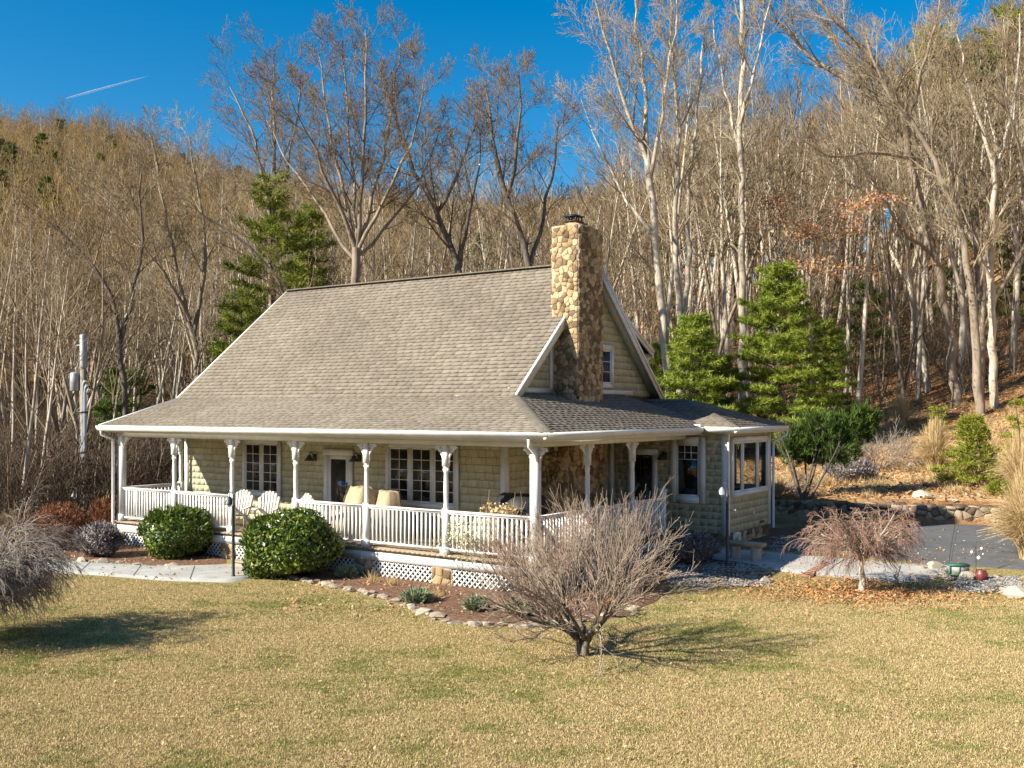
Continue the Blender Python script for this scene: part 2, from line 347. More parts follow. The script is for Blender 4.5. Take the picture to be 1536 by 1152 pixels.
def joints(segs):
    for p_, q_ in segs:
        a_, b_ = hit(*p_), hit(*q_); mb = MB(); n_ = 8; d_ = (b_-a_).normalized(); sd_ = Vector((-d_.y,d_.x,0))*.009
        P_ = [a_.lerp(b_, i/n_) for i in range(n_+1)]; V_ = []
        for q in P_: V_ += [(q.x-sd_.x,q.y-sd_.y,terr1(q.x,q.y)+.0545),(q.x+sd_.x,q.y+sd_.y,terr1(q.x,q.y)+.0545)]
        mb.add(V_, [(2*i,2*i+1,2*i+3,2*i+2) for i in range(n_)]); tag(mb.build('path_joint', M['joint']), kind='structure')
joints([((120,861),(135,847)),((200,867),(212,851)),((285,872),(292,852)),((1135,846),(1150,832)),((1285,867),(1300,844)),((1345,872),(1352,849))])
ribbon('driveway', [(1230,829),(1300,838),(1400,849),(1480,853),(1600,862),(1800,880)], [(1230,787),(1300,787),(1400,786),(1480,788),(1600,792),(1800,800)], M['asphalt'], .045, nu=60, nv=24)
ribbon('mulch_bed', [(392,866),(430,868),(500,880),(560,896),(620,916),(680,934),(740,942),(850,940),(930,930),(985,905),(1010,880)],
       [(392,835),(430,838),(500,842),(560,848),(620,856),(680,866),(740,862),(800,862),(880,860),(950,850),(1010,838)], M['mulch'], .03, nu=60, nv=20, jag=.02)
ribbon('mulch_bed', [(30,842),(90,842),(160,847),(240,851),(310,849),(340,847)], [(30,800),(90,805),(160,808),(240,812),(310,815),(340,820)], M['mulch'], .03, nu=40, nv=16, jag=.02)
ribbon('mulch_bed', [(985,868),(1060,880),(1130,884),(1160,866),(1130,852)], [(985,830),(1040,826),(1090,826),(1110,832),(1125,845)], M['mulch'], .025, nu=40, nv=12, jag=.02)
ribbon('mulch_bed', [(1110,824),(1160,829),(1200,832),(1240,836),(1290,840)], [(1115,800),(1150,792),(1190,788),(1235,790),(1285,796)], M['mulch'], .02, nu=30, nv=12, jag=.02)

# ------------------------------------------------------------------ shingles, stones
def clip_row(poly, v):
    us = []
    n = len(poly)
    for i in range(n):
        (u0, v0), (u1, v1) = poly[i], poly[(i+1) % n]
        if (v0-v)*(v1-v) <= 0 and abs(v1-v0) > 1e-9: us.append(u0+(u1-u0)*(v-v0)/(v1-v0))
    return (min(us), max(us)) if len(us) >= 2 else None
def shingles(mb, O, u, v, poly, row, wmin, wmax, th, gap=.009, seed=0, jit=0., vg=.008):
    """overlapping courses of single shingles on the plane O+u,v (poly in u,v, convex)"""
    rng = random.Random(seed); O = np.array(O, float); u = np.array(u, float); v = np.array(v, float); n = np.cross(u, v)
    n /= np.linalg.norm(n); v0 = min(p[1] for p in poly); v1 = max(p[1] for p in poly); k = max(1, round((v1-v0)/row)); row = (v1-v0)/k
    V = []; Q = []
    for i in range(k):
        a, b = v0+i*row, v0+(i+1)*row
        ra = clip_row(poly, a+1e-6); rb = clip_row(poly, b-1e-6)
        if not ra or not rb: continue
        x = min(ra[0], rb[0]) - rng.random()*wmin; end = max(ra[1], rb[1])
        while x < end:
            w = rng.uniform(wmin, wmax); c = x+w-gap
            a0, a1 = max(x, ra[0]), min(c, ra[1]); b0, b1 = max(x, rb[0]), min(c, rb[1]); x += w
            if a1-a0 < .004 and b1-b0 < .004: continue
            if a1 < a0: a0 = a1 = (b0 if a1 < b0 else b1); a0 = a1 = min(max(a0, ra[0]), ra[1])
            if b1 < b0: b0 = b1 = min(max(a0 if b1 < a0 else a1, rb[0]), rb[1])
            d = th*(1+jit*rng.uniform(-1, 1)); j = rng.uniform(-jit, jit)*row*.12 if jit and i else 0
            P = lambda uu, vv, h: O+u*uu+v*vv+n*h
            s = len(V)
            V += [P(a0,a+j,0), P(a1,a+j,0), P(a1,a+j,d), P(a0,a+j,d), P(b0,b,.002), P(b1,b,.002)]
            V[-2] = P(b0,b-vg,.002); V[-1] = P(b1,b-vg,.002)
            Q += [(s,s+1,s+2,s+3), (s+3,s+2,s+5,s+4), (s,s+3,s+4,s+4), (s+1,s+5,s+2,s+2)]
    if V:
        Vn = np.array(V); q4 = [q for q in Q if q[2] != q[3]]; t3 = [q[:3] for q in Q if q[2] == q[3]]
        mb.add(Vn, q4, t3)
def voronoi_stones(mb, O, u, v, U, H, size, out=.04, gap=.007, seed=0, stretch=1.25):
    """irregular field stones laid on a rectangle; each stone is its own raised, bevelled island"""
    rng = np.random.default_rng(seed); O = np.array(O, float); u = np.array(u, float); v = np.array(v, float); n = np.cross(u, v); n /= np.linalg.norm(n)
    nu, nv_ = max(1, round(U/(size*stretch))), max(1, round(H/size)); pts = []
    for j in range(-1, nv_+1):
        for i in range(-1, nu+1):
            pts.append(((i+.5+.25*(j % 2)+rng.uniform(-.46,.46))*U/nu, (j+.5+rng.uniform(-.46,.46))*H/nv_))
    pts = np.array(pts)
    for k, p in enumerate(pts):
        if not (-.02 <= p[0] <= U+.02 and -.02 <= p[1] <= H+.02): continue
        poly = [(0,0),(U,0),(U,H),(0,H)]
        dd = np.linalg.norm(pts-p, axis=1); near = np.argsort(dd)[1:14]
        for q in pts[near]:
            mx, my = (p+q)/2; dx, dy = q-p; new = []
            for i in range(len(poly)):
                a = poly[i]; b = poly[(i+1) % len(poly)]
                sa = (a[0]-mx)*dx+(a[1]-my)*dy; sb = (b[0]-mx)*dx+(b[1]-my)*dy
                if sa <= 0: new.append(a)
                if sa*sb < 0: t = sa/(sa-sb); new.append((a[0]+t*(b[0]-a[0]), a[1]+t*(b[1]-a[1])))
            poly = new
            if len(poly) < 3: break
        if len(poly) < 3: continue
        P = np.array(poly); c = P.mean(0); r = np.linalg.norm(P-c, axis=1).mean()
        if r < size*.10: continue
        s1 = max(.5, 1-gap/r); s2 = s1*rng.uniform(.86,.96); o = out*rng.uniform(.55,1.3); m_ = len(P)
        tilt = rng.uniform(-.12,.12,2)
        ring = lambda s, h, w=0: [O+u*(c[0]+(q[0]-c[0])*s)+v*(c[1]+(q[1]-c[1])*s)+n*(h+w*((q-c)@tilt)) for q in P]
        V = ring(s1, 0)+ring(s1*.995, o*.75)+ring(s2, o, 1)
        Q = [(a*m_+i, a*m_+(i+1)%m_, (a+1)*m_+(i+1)%m_, (a+1)*m_+i) for a in (0,1) for i in range(m_)]
        mb.add(V, Q, p=[[2*m_+i for i in range(m_)]])

# ------------------------------------------------------------------ the house
DZ = .65                                           # porch floor
WY, WX, WL = 2.2, -2.3, -13.8                      # front wall, right gable wall, left gable wall
AY, AX, AE = 7.1, 1.04, 10.0                       # sunroom front wall, side wall, back
BY = 9.7                                           # back wall of the main house
EZ, KZ, RZ = 3.30, 4.05, 7.54                      # eave, kick, ridge heights
EYF, KYF, RY, KYB, EYB = -.45, 2.1, 5.9, 9.62, 12.2
EXL, EXR, GX = -14.1, .55, -1.98
EXR_ = -13.5                                       # the left rake leans in a little towards the ridge
house = thing('house', 'tan shingle sided farmhouse with brown roof, white wraparound porch and tall stone chimney', 'house')
def part(mb, name, m, parent=house, **k): return mb.build(name, M[m], parent, **k)
# solid wall bodies
w = MB(); w.box((WL, WY, .2), (WX, BY, 3.2))
w.add([(WL,WY,3.2),(WL,BY,3.2),(WL,KYB-.1,KZ-.1),(WL,RY,RZ-.2),(WL,KYF+.1,KZ-.1),(WX,WY,3.2),(WX,BY,3.2),(WX,KYB-.1,KZ-.1),(WX,RY,RZ-.2),(WX,KYF+.1,KZ-.1)],
      p=[[0,1,2,3,4],[9,8,7,6,5],[0,4,9,5],[1,6,7,2]])
w.box((WX, AY, .45), (AX, AE, .60)); w.box((WX, AY, .60), (AX, AY+.12, 3.2)); w.box((WX, AY+.12, 3.14), (AX, AE, 3.2))
w.box((AX-.12, AY+.12, .6), (AX, AE, 1.55)); w.box((AX-.12, AY+.12, 2.96), (AX, AE, 3.14)); w.box((AX-.12, AY+.12, 1.55), (AX, AY+.27, 2.96)); w.box((AX-.12, AE-.27, 1.55), (AX, AE, 2.96))
w.box((WX, AE-.12, .6), (AX-.12, AE, 1.55)); w.box((WX, AE-.12, 2.96), (AX-.12, AE, 3.14)); w.box((WX, AE-.12, 1.55), (WX+.3, AE, 2.96))
wall = part(w, 'wall', 'siding_back')
s = MB()
shingles(s, (WL, WY, DZ), (1,0,0), (0,0,1), [(0,0),(WX-WL,0),(WX-WL,2.5),(0,2.5)], .185, .13, .32, .016, seed=1)
sl = (RZ-KZ)/(RY-KYF)
shingles(s, (WX, 0, 0), (0,1,0), (0,0,1), [(WY,DZ),(AY,DZ),(AY,3.2),(WY,3.2)], .185, .13, .32, .016, seed=2)
shingles(s, (WX, 0, 0), (0,1,0), (0,0,1), [(KYF+.05,4.1),(KYB-.05,4.1),(RY,RZ-.12)], .185, .13, .32, .016, seed=3)
shingles(s, (WX, AY, .6), (1,0,0), (0,0,1), [(0,0),(AX-WX,0),(AX-WX,2.55),(0,2.55)], .185, .13, .34, .016, seed=4)
shingles(s, (AX, AY, .6), (0,1,0), (0,0,1), [(0,0),(AE-AY,0),(AE-AY,.925),(0,.925)], .185, .13, .34, .016, seed=5)
for a_ in (0, AE-AY-.22): shingles(s, (AX, AY+a_, 1.53), (0,1,0), (0,0,1), [(0,0),(.22,0),(.22,1.62),(0,1.62)], .185, .1, .22, .016, seed=51)
shingles(s, (AX, AY+.22, 2.99), (0,1,0), (0,0,1), [(0,0),(AE-AY-.44,0),(AE-AY-.44,.16),(0,.16)], .16, .13, .34, .016, seed=52)
shingles(s, (WL, 0, 0), (0,-1,0), (0,0,1), [(-BY,.3),(-WY,.3),(-WY,3.2),(-BY,3.2)], .185, .13, .34, .016, seed=6)
shingles(s, (WL, 0, 0), (0,-1,0), (0,0,1), [(-KYB,4.0),(-KYF,4.0),(-RY,RZ-.15)], .185, .13, .34, .016, seed=7)
shingles(s, (0, BY, 0), (-1,0,0), (0,0,1), [(-WX,.3),(-WL,.3),(-WL,3.2),(-WX,3.2)], .185, .2, .4, .016, seed=8)
shingles(s, (0, AE, 0), (-1,0,0), (0,0,1), [(-AX,.5),(-WX,.5),(-WX,1.52),(-AX,1.52)], .185, .2, .4, .016, seed=8)
part(s, 'shingle_siding', 'siding', wall)
s = MB()   # foundation stones of the sunroom
s.box((WX, AY+.03, -.2), (AX-.03, AE-.03, .6))
part(s, 'foundation', 'mortar', house)
s = MB(); voronoi_stones(s, (WX, AY+.03, -.1), (1,0,0), (0,0,1), AX-.03-WX, .7, .2, .04, seed=3); voronoi_stones(s, (AX-.03, AY+.03, -.1), (0,1,0), (0,0,1), AE-AY-.06, .7, .2, .04, seed=4)
part(s, 'foundation_stone', 'stone')
# corner boards and trim
for n_, a_, b_ in (('corner_board',(WL-.03, WY-.045, DZ), (WL+.10, WY+.10, 3.1)), ('corner_board',(WX-.11, WY-.045, DZ), (WX+.045, WY+.1, 3.1)), ('corner_board',(WX+.01, AY-.14, DZ), (WX+.15, AY-.03, 3.1)),
    ('corner_board',(AX-.12, AY-.045, .55), (AX+.045, AY+.12, 3.12)), ('corner_board',(AX-.1, AE-.12, .6), (AX+.045, AE+.02, 3.12)), ('base_trim',(WX+.001, 2.3, 4.14), (WX+.04, 4.2, 4.25)), ('base_trim',(WX+.001, 5.5, 4.14), (WX+.04, 8.3, 4.25)),
    ('chimney_trim',(WX+.001, 4.06, 4.25), (WX+.05, 4.20, 5.75))):
    part(MB().box(a_, b_), n_, 'white')

# wall body for porch ceiling
c = MB()
c.box((EXL+.15, EYF+.15, 3.10), (EXR-.12, WY, 3.14)); c.box((WX, WY, 3.101), (EXR-.12, AY, 3.141))
part(c, 'porch_ceiling', 'soffit')
c = MB(); c.box((WX, AY-.35, 3.13), (AX+.35, AY, 3.16)); c.box((AX, AY, 3.13), (AX+.35, AE+.3, 3.16))
part(c, 'eave_soffit', 'soffit')
# roof ------------------------------------------------------------
def V3(*a): return np.array(a, float)
roof_b = MB(); roof_s = MB()
def plane(pts, seed, row=.145, th=.010, wmin=.16, wmax=.34, vg=.016):
    """roof plane: pts[0]->pts[1] is the eave (left to right seen from outside)"""
    P = [V3(*p) for p in pts]; u = P[1]-P[0]; u /= np.linalg.norm(u)
    n = np.cross(P[1]-P[0], P[2]-P[0]); n /= np.linalg.norm(n); v = np.cross(n, u)
    poly = [((p-P[0])@u, (p-P[0])@v) for p in P]
    roof_b.prism([p-n*.001 for p in P], -n*.09)
    shingles(roof_s, P[0], u, v, poly, row, wmin, wmax, th, gap=.006, seed=seed, jit=.35, vg=vg)
plane([(EXL,EYF,EZ),(EXR,EYF,EZ),(GX,KYF,KZ),(EXL,KYF,KZ)], 11)
plane([(EXL,KYF,KZ),(GX,KYF,KZ),(GX,RY,RZ),(EXR_,RY,RZ)], 12)
plane([(EXR,EYF,EZ),(EXR,AY+.6,EZ),(WX,AY+.6,EZ+(EXR-WX)*.296),(WX,KYF+.3,EZ+(EXR-WX)*.296),(GX,KYF,KZ)], 13)
plane([(GX,KYB,KZ),(EXL,KYB,KZ),(EXR_,RY,RZ),(GX,RY,RZ)], 14)
plane([(GX+.0,EYB,EZ),(EXL,EYB,EZ),(EXL,KYB,KZ),(GX,KYB,KZ)], 15)
# sunroom hip
HX, HY, HZ = -.85, 9.0, 3.98
SF, SE, SB = AY-.4, AX+.41, 10.35
plane([(.0,SF,EZ),(SE,SF,EZ),(HX,HY,HZ),(WX,HY,HZ)], 16)
plane([(SE,SF,EZ),(SE-.12,SB,EZ),(HX,HY,HZ)], 17)
plane([(SE-.12,SB,EZ),(WX,SB+1.4,EZ-.1),(WX,HY,HZ),(HX,HY,HZ)], 18)
# shed dormer on the back slope
DX0, DX1 = -11.5, -2.15
plane([(DX1,9.3,5.38),(DX0,9.3,5.38),(DX0,7.0,6.6),(DX1,7.0,6.6)], 19)
roof = part(roof_b, 'roof', 'roof_under'); part(roof_s, 'roof_shingles', 'roof', roof)
hc = MB()   # hip and ridge caps
def caps(p, q, w=.15):
    p = Vector(p); q = Vector(q); L = (q-p).length; d = (q-p)/L; side = d.cross(Vector((0,0,1))); side.normalize(); up = side.cross(d)
    if up.z < 0: up = -up
    n = int(L/.14)
    for i in range(n):
        a = p+d*(i*.14); b = p+d*((i+1)*.14+.03); h0, h1 = .035, .022
        hc.add([a-side*w*.9+up*(-.02), a+up*h0, a+side*w*.9+up*(-.02), b-side*w*.9+up*(-.03), b+up*h1, b+side*w*.9+up*(-.03), a-side*w*.9-up*.04, a+side*w*.9-up*.04],
               [(0,1,4,3),(1,2,5,4)], [(0,6,1),(1,6,7),(1,7,2)])
for p_, q_ in (((EXR,EYF,EZ+.01), (GX,KYF,KZ+.02)), ((EXR_,RY,RZ+.02), (GX,RY,RZ+.02)), ((SE,SF,EZ+.01), (HX,HY,HZ+.01)), ((SE-.12,SB,EZ), (HX,HY,HZ+.01)), ((HX,HY,HZ+.01),(WX,HY,HZ+.01))):
    hc = MB(); caps(p_, q_); part(hc, 'ridge_cap', 'roof', roof)

def rake(x, y0, z0, y1, z1, w=.19, t=.035, side=1, x2=None):
    f = MB()
    d = Vector((0, y1-y0, z1-z0)); d.normalize(); n = Vector((0, -d.z, d.y)); 
    if n.z < 0: n = -n
    a, b = Vector((x, y0, z0)), Vector((x if x2 is None else x2, y1, z1))
    f.prism([a+n*.012, b+n*.012, b-n*w, a-n*w], (t*side, 0, 0))
    f.prism([a+n*.014+Vector((t*side,0,0)), b+n*.014+Vector((t*side,0,0)), b-n*.06+Vector((t*side,0,0)), a-n*.06+Vector((t*side,0,0))], (.02*side, 0, 0))
    part(f, 'rake_board', 'white')
rake(GX, KYF+.0, KZ, RY, RZ); rake(GX, KYB, KZ, RY, RZ)
rake(EXL, KYF, KZ, RY, RZ, side=-1, x2=EXR_); rake(EXL, EYF, EZ, KYF, KZ, side=-1); rake(EXL, KYB, KZ, RY, RZ, side=-1, x2=EXR_)
rake(DX1, 9.3, 5.38, 7.0, 6.6, w=.16)
f = MB()   # dormer cheek
f.prism([(WX-.06,7.2,6.0),(WX-.06,9.0,4.4),(WX-.06,9.0,5.42),(WX-.06,7.2,6.36)], (-9.0,0,0))
dm = part(f, 'dormer', 'siding'); f = MB(); f.box((WX-.10,8.9,4.5),(WX-.02,9.03,5.35)); f.box((DX0,9.22,5.2),(DX1,9.36,5.35)); part(f, 'dormer_trim', 'white', dm)
f = MB()   # soffit boards under the gable overhang
for y0,z0,y1,z1 in ((KYF,KZ,RY,RZ),(KYB,KZ,RY,RZ)):
    d = Vector((0,y1-y0,z1-z0)).normalized(); n = Vector((0,-d.z,d.y)); n = n if n.z > 0 else -n
    a, b = Vector((WX,y0,z0))-n*.10, Vector((WX,y1,z1))-n*.10
    f.prism([a, b, b-n*.015, a-n*.015], (GX-WX, 0, 0))
part(f, 'rake_soffit', 'soffit')
# gutters and fascia
gt = MB()
def gutter(p, q, out):
    p = Vector(p); q = Vector(q); o = Vector(out); z = Vector((0,0,1))
    prof = [(0,.03),(0,-.11),(.07,-.11),(.11,-.05),(.125,-.02),(.125,.02),(.11,.02),(.10,-.01),(.02,-.01),(.02,.03)]
    gt.prism([p+o*a+z*b for a, b in prof], q-p)
gutter((EXL,EYF,EZ-.035), (EXR+.1,EYF,EZ-.035), (0,-1,0)); gutter((EXR,EYF-.1,EZ-.035), (EXR,SF-.05,EZ-.035), (1,0,0))
gutter((EXR-.25,SF,EZ-.03), (SE+.1,SF,EZ-.03), (0,-1,0)); gutter((SE,SF-.1,EZ-.035), (SE-.12,SB+.05,EZ-.035), (1,0,0)); gutter((GX,EYB,EZ-.03),(EXL,EYB,EZ-.03),(0,1,0))
gt.box((EXR-.16,SF-.135,EZ-.15),(EXR+.02,SF-.10,EZ+.06))
part(gt, 'gutter', 'white')
fb = MB(); fb.box((EXL+.02,EYF+.001,EZ-.19),(EXR-.01,EYF+.03,EZ-.06)); fb.box((EXR-.03,EYF+.03,EZ-.19),(EXR-.002,SF,EZ-.06))
fb.box((EXR,SF+.003,EZ-.17),(SE-.005,SF+.03,EZ-.06)); fb.box((SE-.04,SF+.03,EZ-.17),(SE-.13,SB,EZ-.06))
fb.box((EXL+.01,EYF+.03,EZ-.17),(EXL+.04,WY,EZ-.06))
part(fb, 'fascia', 'white')
ds = MB()   # downspouts
ds.tube([(EXL+.15,EYF-.05,3.15),(EXL+.15,EYF-.05,3.05),(-13.85,-.20,2.9),(-13.85,-.2,.1)], .04, 8)
part(ds, 'downspout', 'white')
ds = MB(); ds.tube([(SE+.0,SB-.1,3.15),(SE+.0,SB-.1,3.05),(AX+.10,AE+.05,2.85),(AX+.10,AE+.05,.5)], .035, 8); part(ds, 'downspout', 'white')
ds = MB(); ds.tube([(AX+.09,AY-.1,3.14),(AX+.09,AY-.1,.62)], .03, 8); part(ds, 'downspout', 'white')
ds = MB(); ds.tube([(.18,-.50,3.16),(.18,-.50,3.02),(.10,-.16,2.86),(.10,-.14,2.7)], .04, 8); part(ds, 'downspout', 'white')
# porch floor
d = MB()
nb_ = int(14.2/.14)
for i in range(nb_):
    x0 = -14.0+i*.141; d.box((x0, -.16, DZ-.035), (x0+.136, WY-.01, DZ)) if x0 < WX-.14 else d.box((x0, -.16, DZ-.035), (min(x0+.136,.16), AY-.06, DZ))
floor = part(d, 'porch_floor', 'deck')
d = MB(); d.box((-13.98,-.10,DZ-.09),(.10,-.06,DZ-.036)); d.box((.06,-.06,DZ-.09),(.10,AY-.1,DZ-.036)); part(d, 'rim_joist', 'deck', floor)
d = MB(); d.box((-14.0,-.13,DZ-.27),(-7.9,-.10,DZ-.09)); d.box((-6.8,-.13,DZ-.27),(.13,-.10,DZ-.09)); d.box((.10,-.10,DZ-.27),(.13,5.75,DZ-.09)); d.box((-14.03,-.13,DZ-.27),(-14.0,WY,DZ-.09))
part(d, 'skirt_board', 'white', floor)
# beam
d = MB(); d.box((-13.86,-.07,2.98),(.07,.07,3.098)); d.box((-.07,.07,2.98),(.07,AY-.3,3.098)); d.box((-13.86,.07,2.98),(-13.72,WY,3.098))
part(d, 'porch_beam', 'white')
# lattice with stone piers
def lattice(p, q, z0, z1, parent):
    mb = MB(); p = Vector(p); q = Vector(q); L = (q-p).length; u = (q-p)/L; n = Vector((u.y,-u.x,0)); H = z1-z0; st = .135
    for sgn in (1,-1):
        k = -H
        while k < L+H:
            a = [k, z0] if sgn > 0 else [k+H, z0]; b = [k+H, z1] if sgn > 0 else [k, z1]
            pa, pb = list(a), list(b)
            def cl(P_, Q_, lim, hi):
                if (P_[0] > lim) == hi and (Q_[0] > lim) == hi: return None
                if (P_[0] > lim) == hi: t = (lim-Q_[0])/(P_[0]-Q_[0]); P_ = [lim, Q_[1]+t*(P_[1]-Q_[1])]
                if (Q_[0] > lim) == hi: t = (lim-P_[0])/(Q_[0]-P_[0]); Q_ = [lim, P_[1]+t*(Q_[1]-P_[1])]
                return P_, Q_
            r = cl(pa, pb, 0, False)
            if r: r = cl(r[0], r[1], L, True)
            k += st
            if not r: continue
            A = p+u*r[0][0]+n*(.006*sgn); B = p+u*r[1][0]+n*(.006*sgn); A.z = r[0][1]; B.z = r[1][1]
            if (B-A).length > .03: mb.bar(A, B, .012, .034, up=(B-A).cross(n).normalized() if False else n.cross((B-A)).normalized())
    return mb.build('lattice_panel', M['white'], parent)
skz = DZ-.27
PX = [0, -2.288, -4.577, -6.865, -9.15, -11.44, -13.73]
for i in range(6):
    if i == 3: lattice((PX[4]+.25,-.09,0), (-7.95,-.09,0), -.05, skz, floor); continue
    lattice((PX[i+1]+.25, -.09, 0), (PX[i]-.3, -.09, 0), -.05, skz, floor)
lattice((.09, .3, 0), (.09, 2.6, 0), -.05, skz, floor); lattice((.09, 2.9, 0), (.09, 5.6, 0), -.05, skz, floor)
def pier(x, y, wx, wy, par=floor, z1=skz, seed=1):
    b = MB(); b.box((x-wx/2, y-wy/2, -.3), (x+wx/2, y+wy/2, z1)); o = b.build('pier', M['mortar'], par)
    b = MB(); H = z1+.3
    voronoi_stones(b, (x-wx/2, y-wy/2, -.3), (1,0,0), (0,0,1), wx, H, .17, .03, seed=seed)
    voronoi_stones(b, (x+wx/2, y-wy/2, -.3), (0,1,0), (0,0,1), wy, H, .17, .03, seed=seed+1)
    b.build('pier_stone', M['stone'], o)
for i, x in enumerate(PX): pier(x-.02, .02, .5, .3, seed=20+i)
pier(0, 2.75, .25, .3, seed=40)
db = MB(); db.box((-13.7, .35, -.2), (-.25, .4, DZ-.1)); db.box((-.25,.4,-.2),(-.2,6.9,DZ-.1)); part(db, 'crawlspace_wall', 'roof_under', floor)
# porch steps (front)
st_ = MB()
for k in range(3): st_.box((-7.85, -.40-.32*k, -.1), (-6.9, -.08-.32*k-.003*k, DZ-.17*(k+1)))
part(st_, 'step', 'deck')
st_ = MB()
for k in range(3): st_.box((-7.87, -.43-.32*k, DZ-.17*(k+1)), (-6.88, -.10-.32*k, DZ-.17*(k+1)+.03))
part(st_, 'step_tread', 'deck')
for k,(x0,x1,z) in enumerate(((.14,.62,.47),(.62,1.15,.30))):   # stone steps by the side door
    b = MB(); b.box((x0, 5.75, -.1), (x1, 7.0, z-.05)); o = part(b, 'stone_step', 'mortar')
    b = MB(); voronoi_stones(b, (x0, 5.75, -.1), (1,0,0), (0,0,1), x1-x0, z+.05, .16, .03, seed=50+k); voronoi_stones(b, (x1, 5.75, -.1), (0,1,0), (0,0,1), 1.25, z+.05, .16, .03, seed=55+k)
    voronoi_stones(b, (x0-.03, 5.72, z-.05), (1,0,0), (0,1,0), x1-x0+.05, 1.28, .4, .05, seed=57+k); part(b, 'step_stone', 'flag', o)
# posts
def sq(mb, h, z0, z1): mb.box((-h,-h,z0),(h,h,z1))
pm = MB(); sq(pm,.095,DZ,DZ+.16); sq(pm,.064,DZ+.16,DZ+.98)
pm.lathe([(.055,DZ+.98),(.062,DZ+1.0),(.05,DZ+1.02),(.062,DZ+1.05),(.048,DZ+1.08),(.052,DZ+1.2),(.058,DZ+1.4),(.052,DZ+1.62),(.046,DZ+1.74),(.06,DZ+1.76),(.045,DZ+1.79),(.06,DZ+1.82),(.045,DZ+1.85),(.06,DZ+1.88)], sides=14)
sq(pm,.062,DZ+1.88,2.98)
post_me = pm.mesh('porch_post')
post_me.materials.append(M['white'])
cm = MB(); sq(cm,.10,DZ,DZ+.2); sq(cm,.082,DZ+.2,2.98); corner_me = cm.mesh('porch_post'); corner_me.materials.append(M['white'])
bm_ = MB()   # scroll bracket in the local XZ plane, growing +X from the post
def ext(poly, t=.035): bm_.prism([(x, -t/2, z) for x, z in poly], (0, t, 0))
def strip(pts, w, t=.035):
    P = np.array(pts, float); dd = np.gradient(P, axis=0); dd /= np.linalg.norm(dd, axis=1)[:,None]; nn = np.stack([-dd[:,1], dd[:,0]], -1)*w/2
    for i in range(len(P)-1): ext([tuple(P[i]+nn[i]), tuple(P[i+1]+nn[i+1]), tuple(P[i+1]-nn[i+1]), tuple(P[i]-nn[i])], t)
zt = 2.975
strip([(.07,zt-.02),(.40,zt-.02)], .04); strip([(.09,zt-.04),(.09,zt-.50)], .04, .034)
strip([(.10+.30*(1-math.sin(a)), zt-.05-.40*(1-math.cos(a))) for a in np.linspace(0.05,1.5,9)], .05, .033)
strip([(.14+.09*math.cos(a), zt-.14+.08*math.sin(a)) for a in np.linspace(0,6.28,11)], .03, .032)
strip([(.26+.05*math.cos(a), zt-.09+.045*math.sin(a)) for a in np.linspace(0,6.28,9)], .026, .031)
strip([(.115+.03*math.cos(a), zt-.34+.05*math.sin(a)) for a in np.linspace(0,6.28,9)], .022, .030)
bm_.lathe([(.0,-.035),(.03,-.02),(.035,0),(.03,.02),(0,.035)], (.09,0,zt-.52), 8); bm_.lathe([(.0,-.03),(.025,-.02),(.03,0),(.025,.02),(0,.03)], (.41,0,zt-.05), 8)
br_me = bm_.mesh('post_bracket'); br_me.materials.append(M['white'])
def post(x, y, me, dirs, lbl=None):
    o = bpy.data.objects.new('porch_post', me); C.objects.link(o); o.parent = house; o.location = (x, y, 0)
    for a in dirs:
        b = bpy.data.objects.new('post_bracket', br_me); C.objects.link(b); b.parent = o; b.rotation_euler = (0,0,a); b.scale = (.66,1,1)
post(PX[0], 0, corner_me, (PI, PI/2, 0)); post(PX[6], 0, corner_me, (0, PI/2))
for x in PX[1:6]: post(x, 0, post_me, (0, PI))
for y in (2.03, 4.06): post(0, y, post_me, (PI/2, -PI/2))
post(PX[6], 1.95, post_me, (-PI/2,))
nw = MB(); nw.box((-.06,-.06,DZ-.25),(.06,.06,DZ+1.08)); nw.box((-.085,-.085,DZ+1.08),(.085,.085,DZ+1.11)); nw.add([(-.075,-.075,DZ+1.11),(.075,-.075,DZ+1.11),(.075,.075,DZ+1.11),(-.075,.075,DZ+1.11),(0,0,DZ+1.22)], t=[(0,1,4),(1,2,4),(2,3,4),(3,0,4)])
o = nw.build('newel_post', M['white'], house); o.location = (.02, 5.6, 0)
# railings
bal_me = MB().box((-.019,-.019,DZ+.12),(.019,.019,DZ+.87)).mesh('baluster'); bal_me.materials.append(M['white'])
nbal = [0]
def railing(p, q, detail=True):
    p = Vector(p); q = Vector(q); L = (q-p).length; u = (q-p)/L; mb = MB(); n = Vector((u.y,-u.x,0))
    mb.obox(p, u, n, (0,0,1), (0,-.05,DZ+.90), (L,.05,DZ+.94)); mb.obox(p, u, n, (0,0,1), (0,-.025,DZ+.86), (L,.025,DZ+.898))
    mb.obox(p, u, n, (0,0,1), (0,-.03,DZ+.09), (L,.03,DZ+.135))
    r = mb.build('railing', M['white'], house); k = max(2, round(L/.118)); rest = MB()
    for i in range(1, k):
        c_ = p+u*(L*i/k)
        if detail and nbal[0] < 97:
            b = bpy.data.objects.new('baluster', bal_me); C.objects.link(b); b.parent = r; b.location = c_; b.rotation_euler = (0,0,math.atan2(u.y,u.x)); nbal[0] += 1
        else: rest.obox(c_, u, n, (0,0,1), (-.019,-.019,DZ+.12), (.019,.019,DZ+.87))
    if rest.n: tag(rest.build('balusters', M['white'], r), kind='stuff')
for i in (1,2,0): railing((PX[i+1]+.075,0,0), (PX[i]-.075-(.02 if i==0 else 0),0,0))
railing((0,.1,0),(0,1.955,0)); railing((0,2.105,0),(0,3.985,0)); railing((0,4.135,0),(0,5.56,0))
railing((PX[5]+.075,0,0),(PX[4]-.075,0,0)); railing((PX[6]+.1,0,0),(PX[5]-.075,0,0)); railing((PX[6],.1,0),(PX[6],1.9,0))
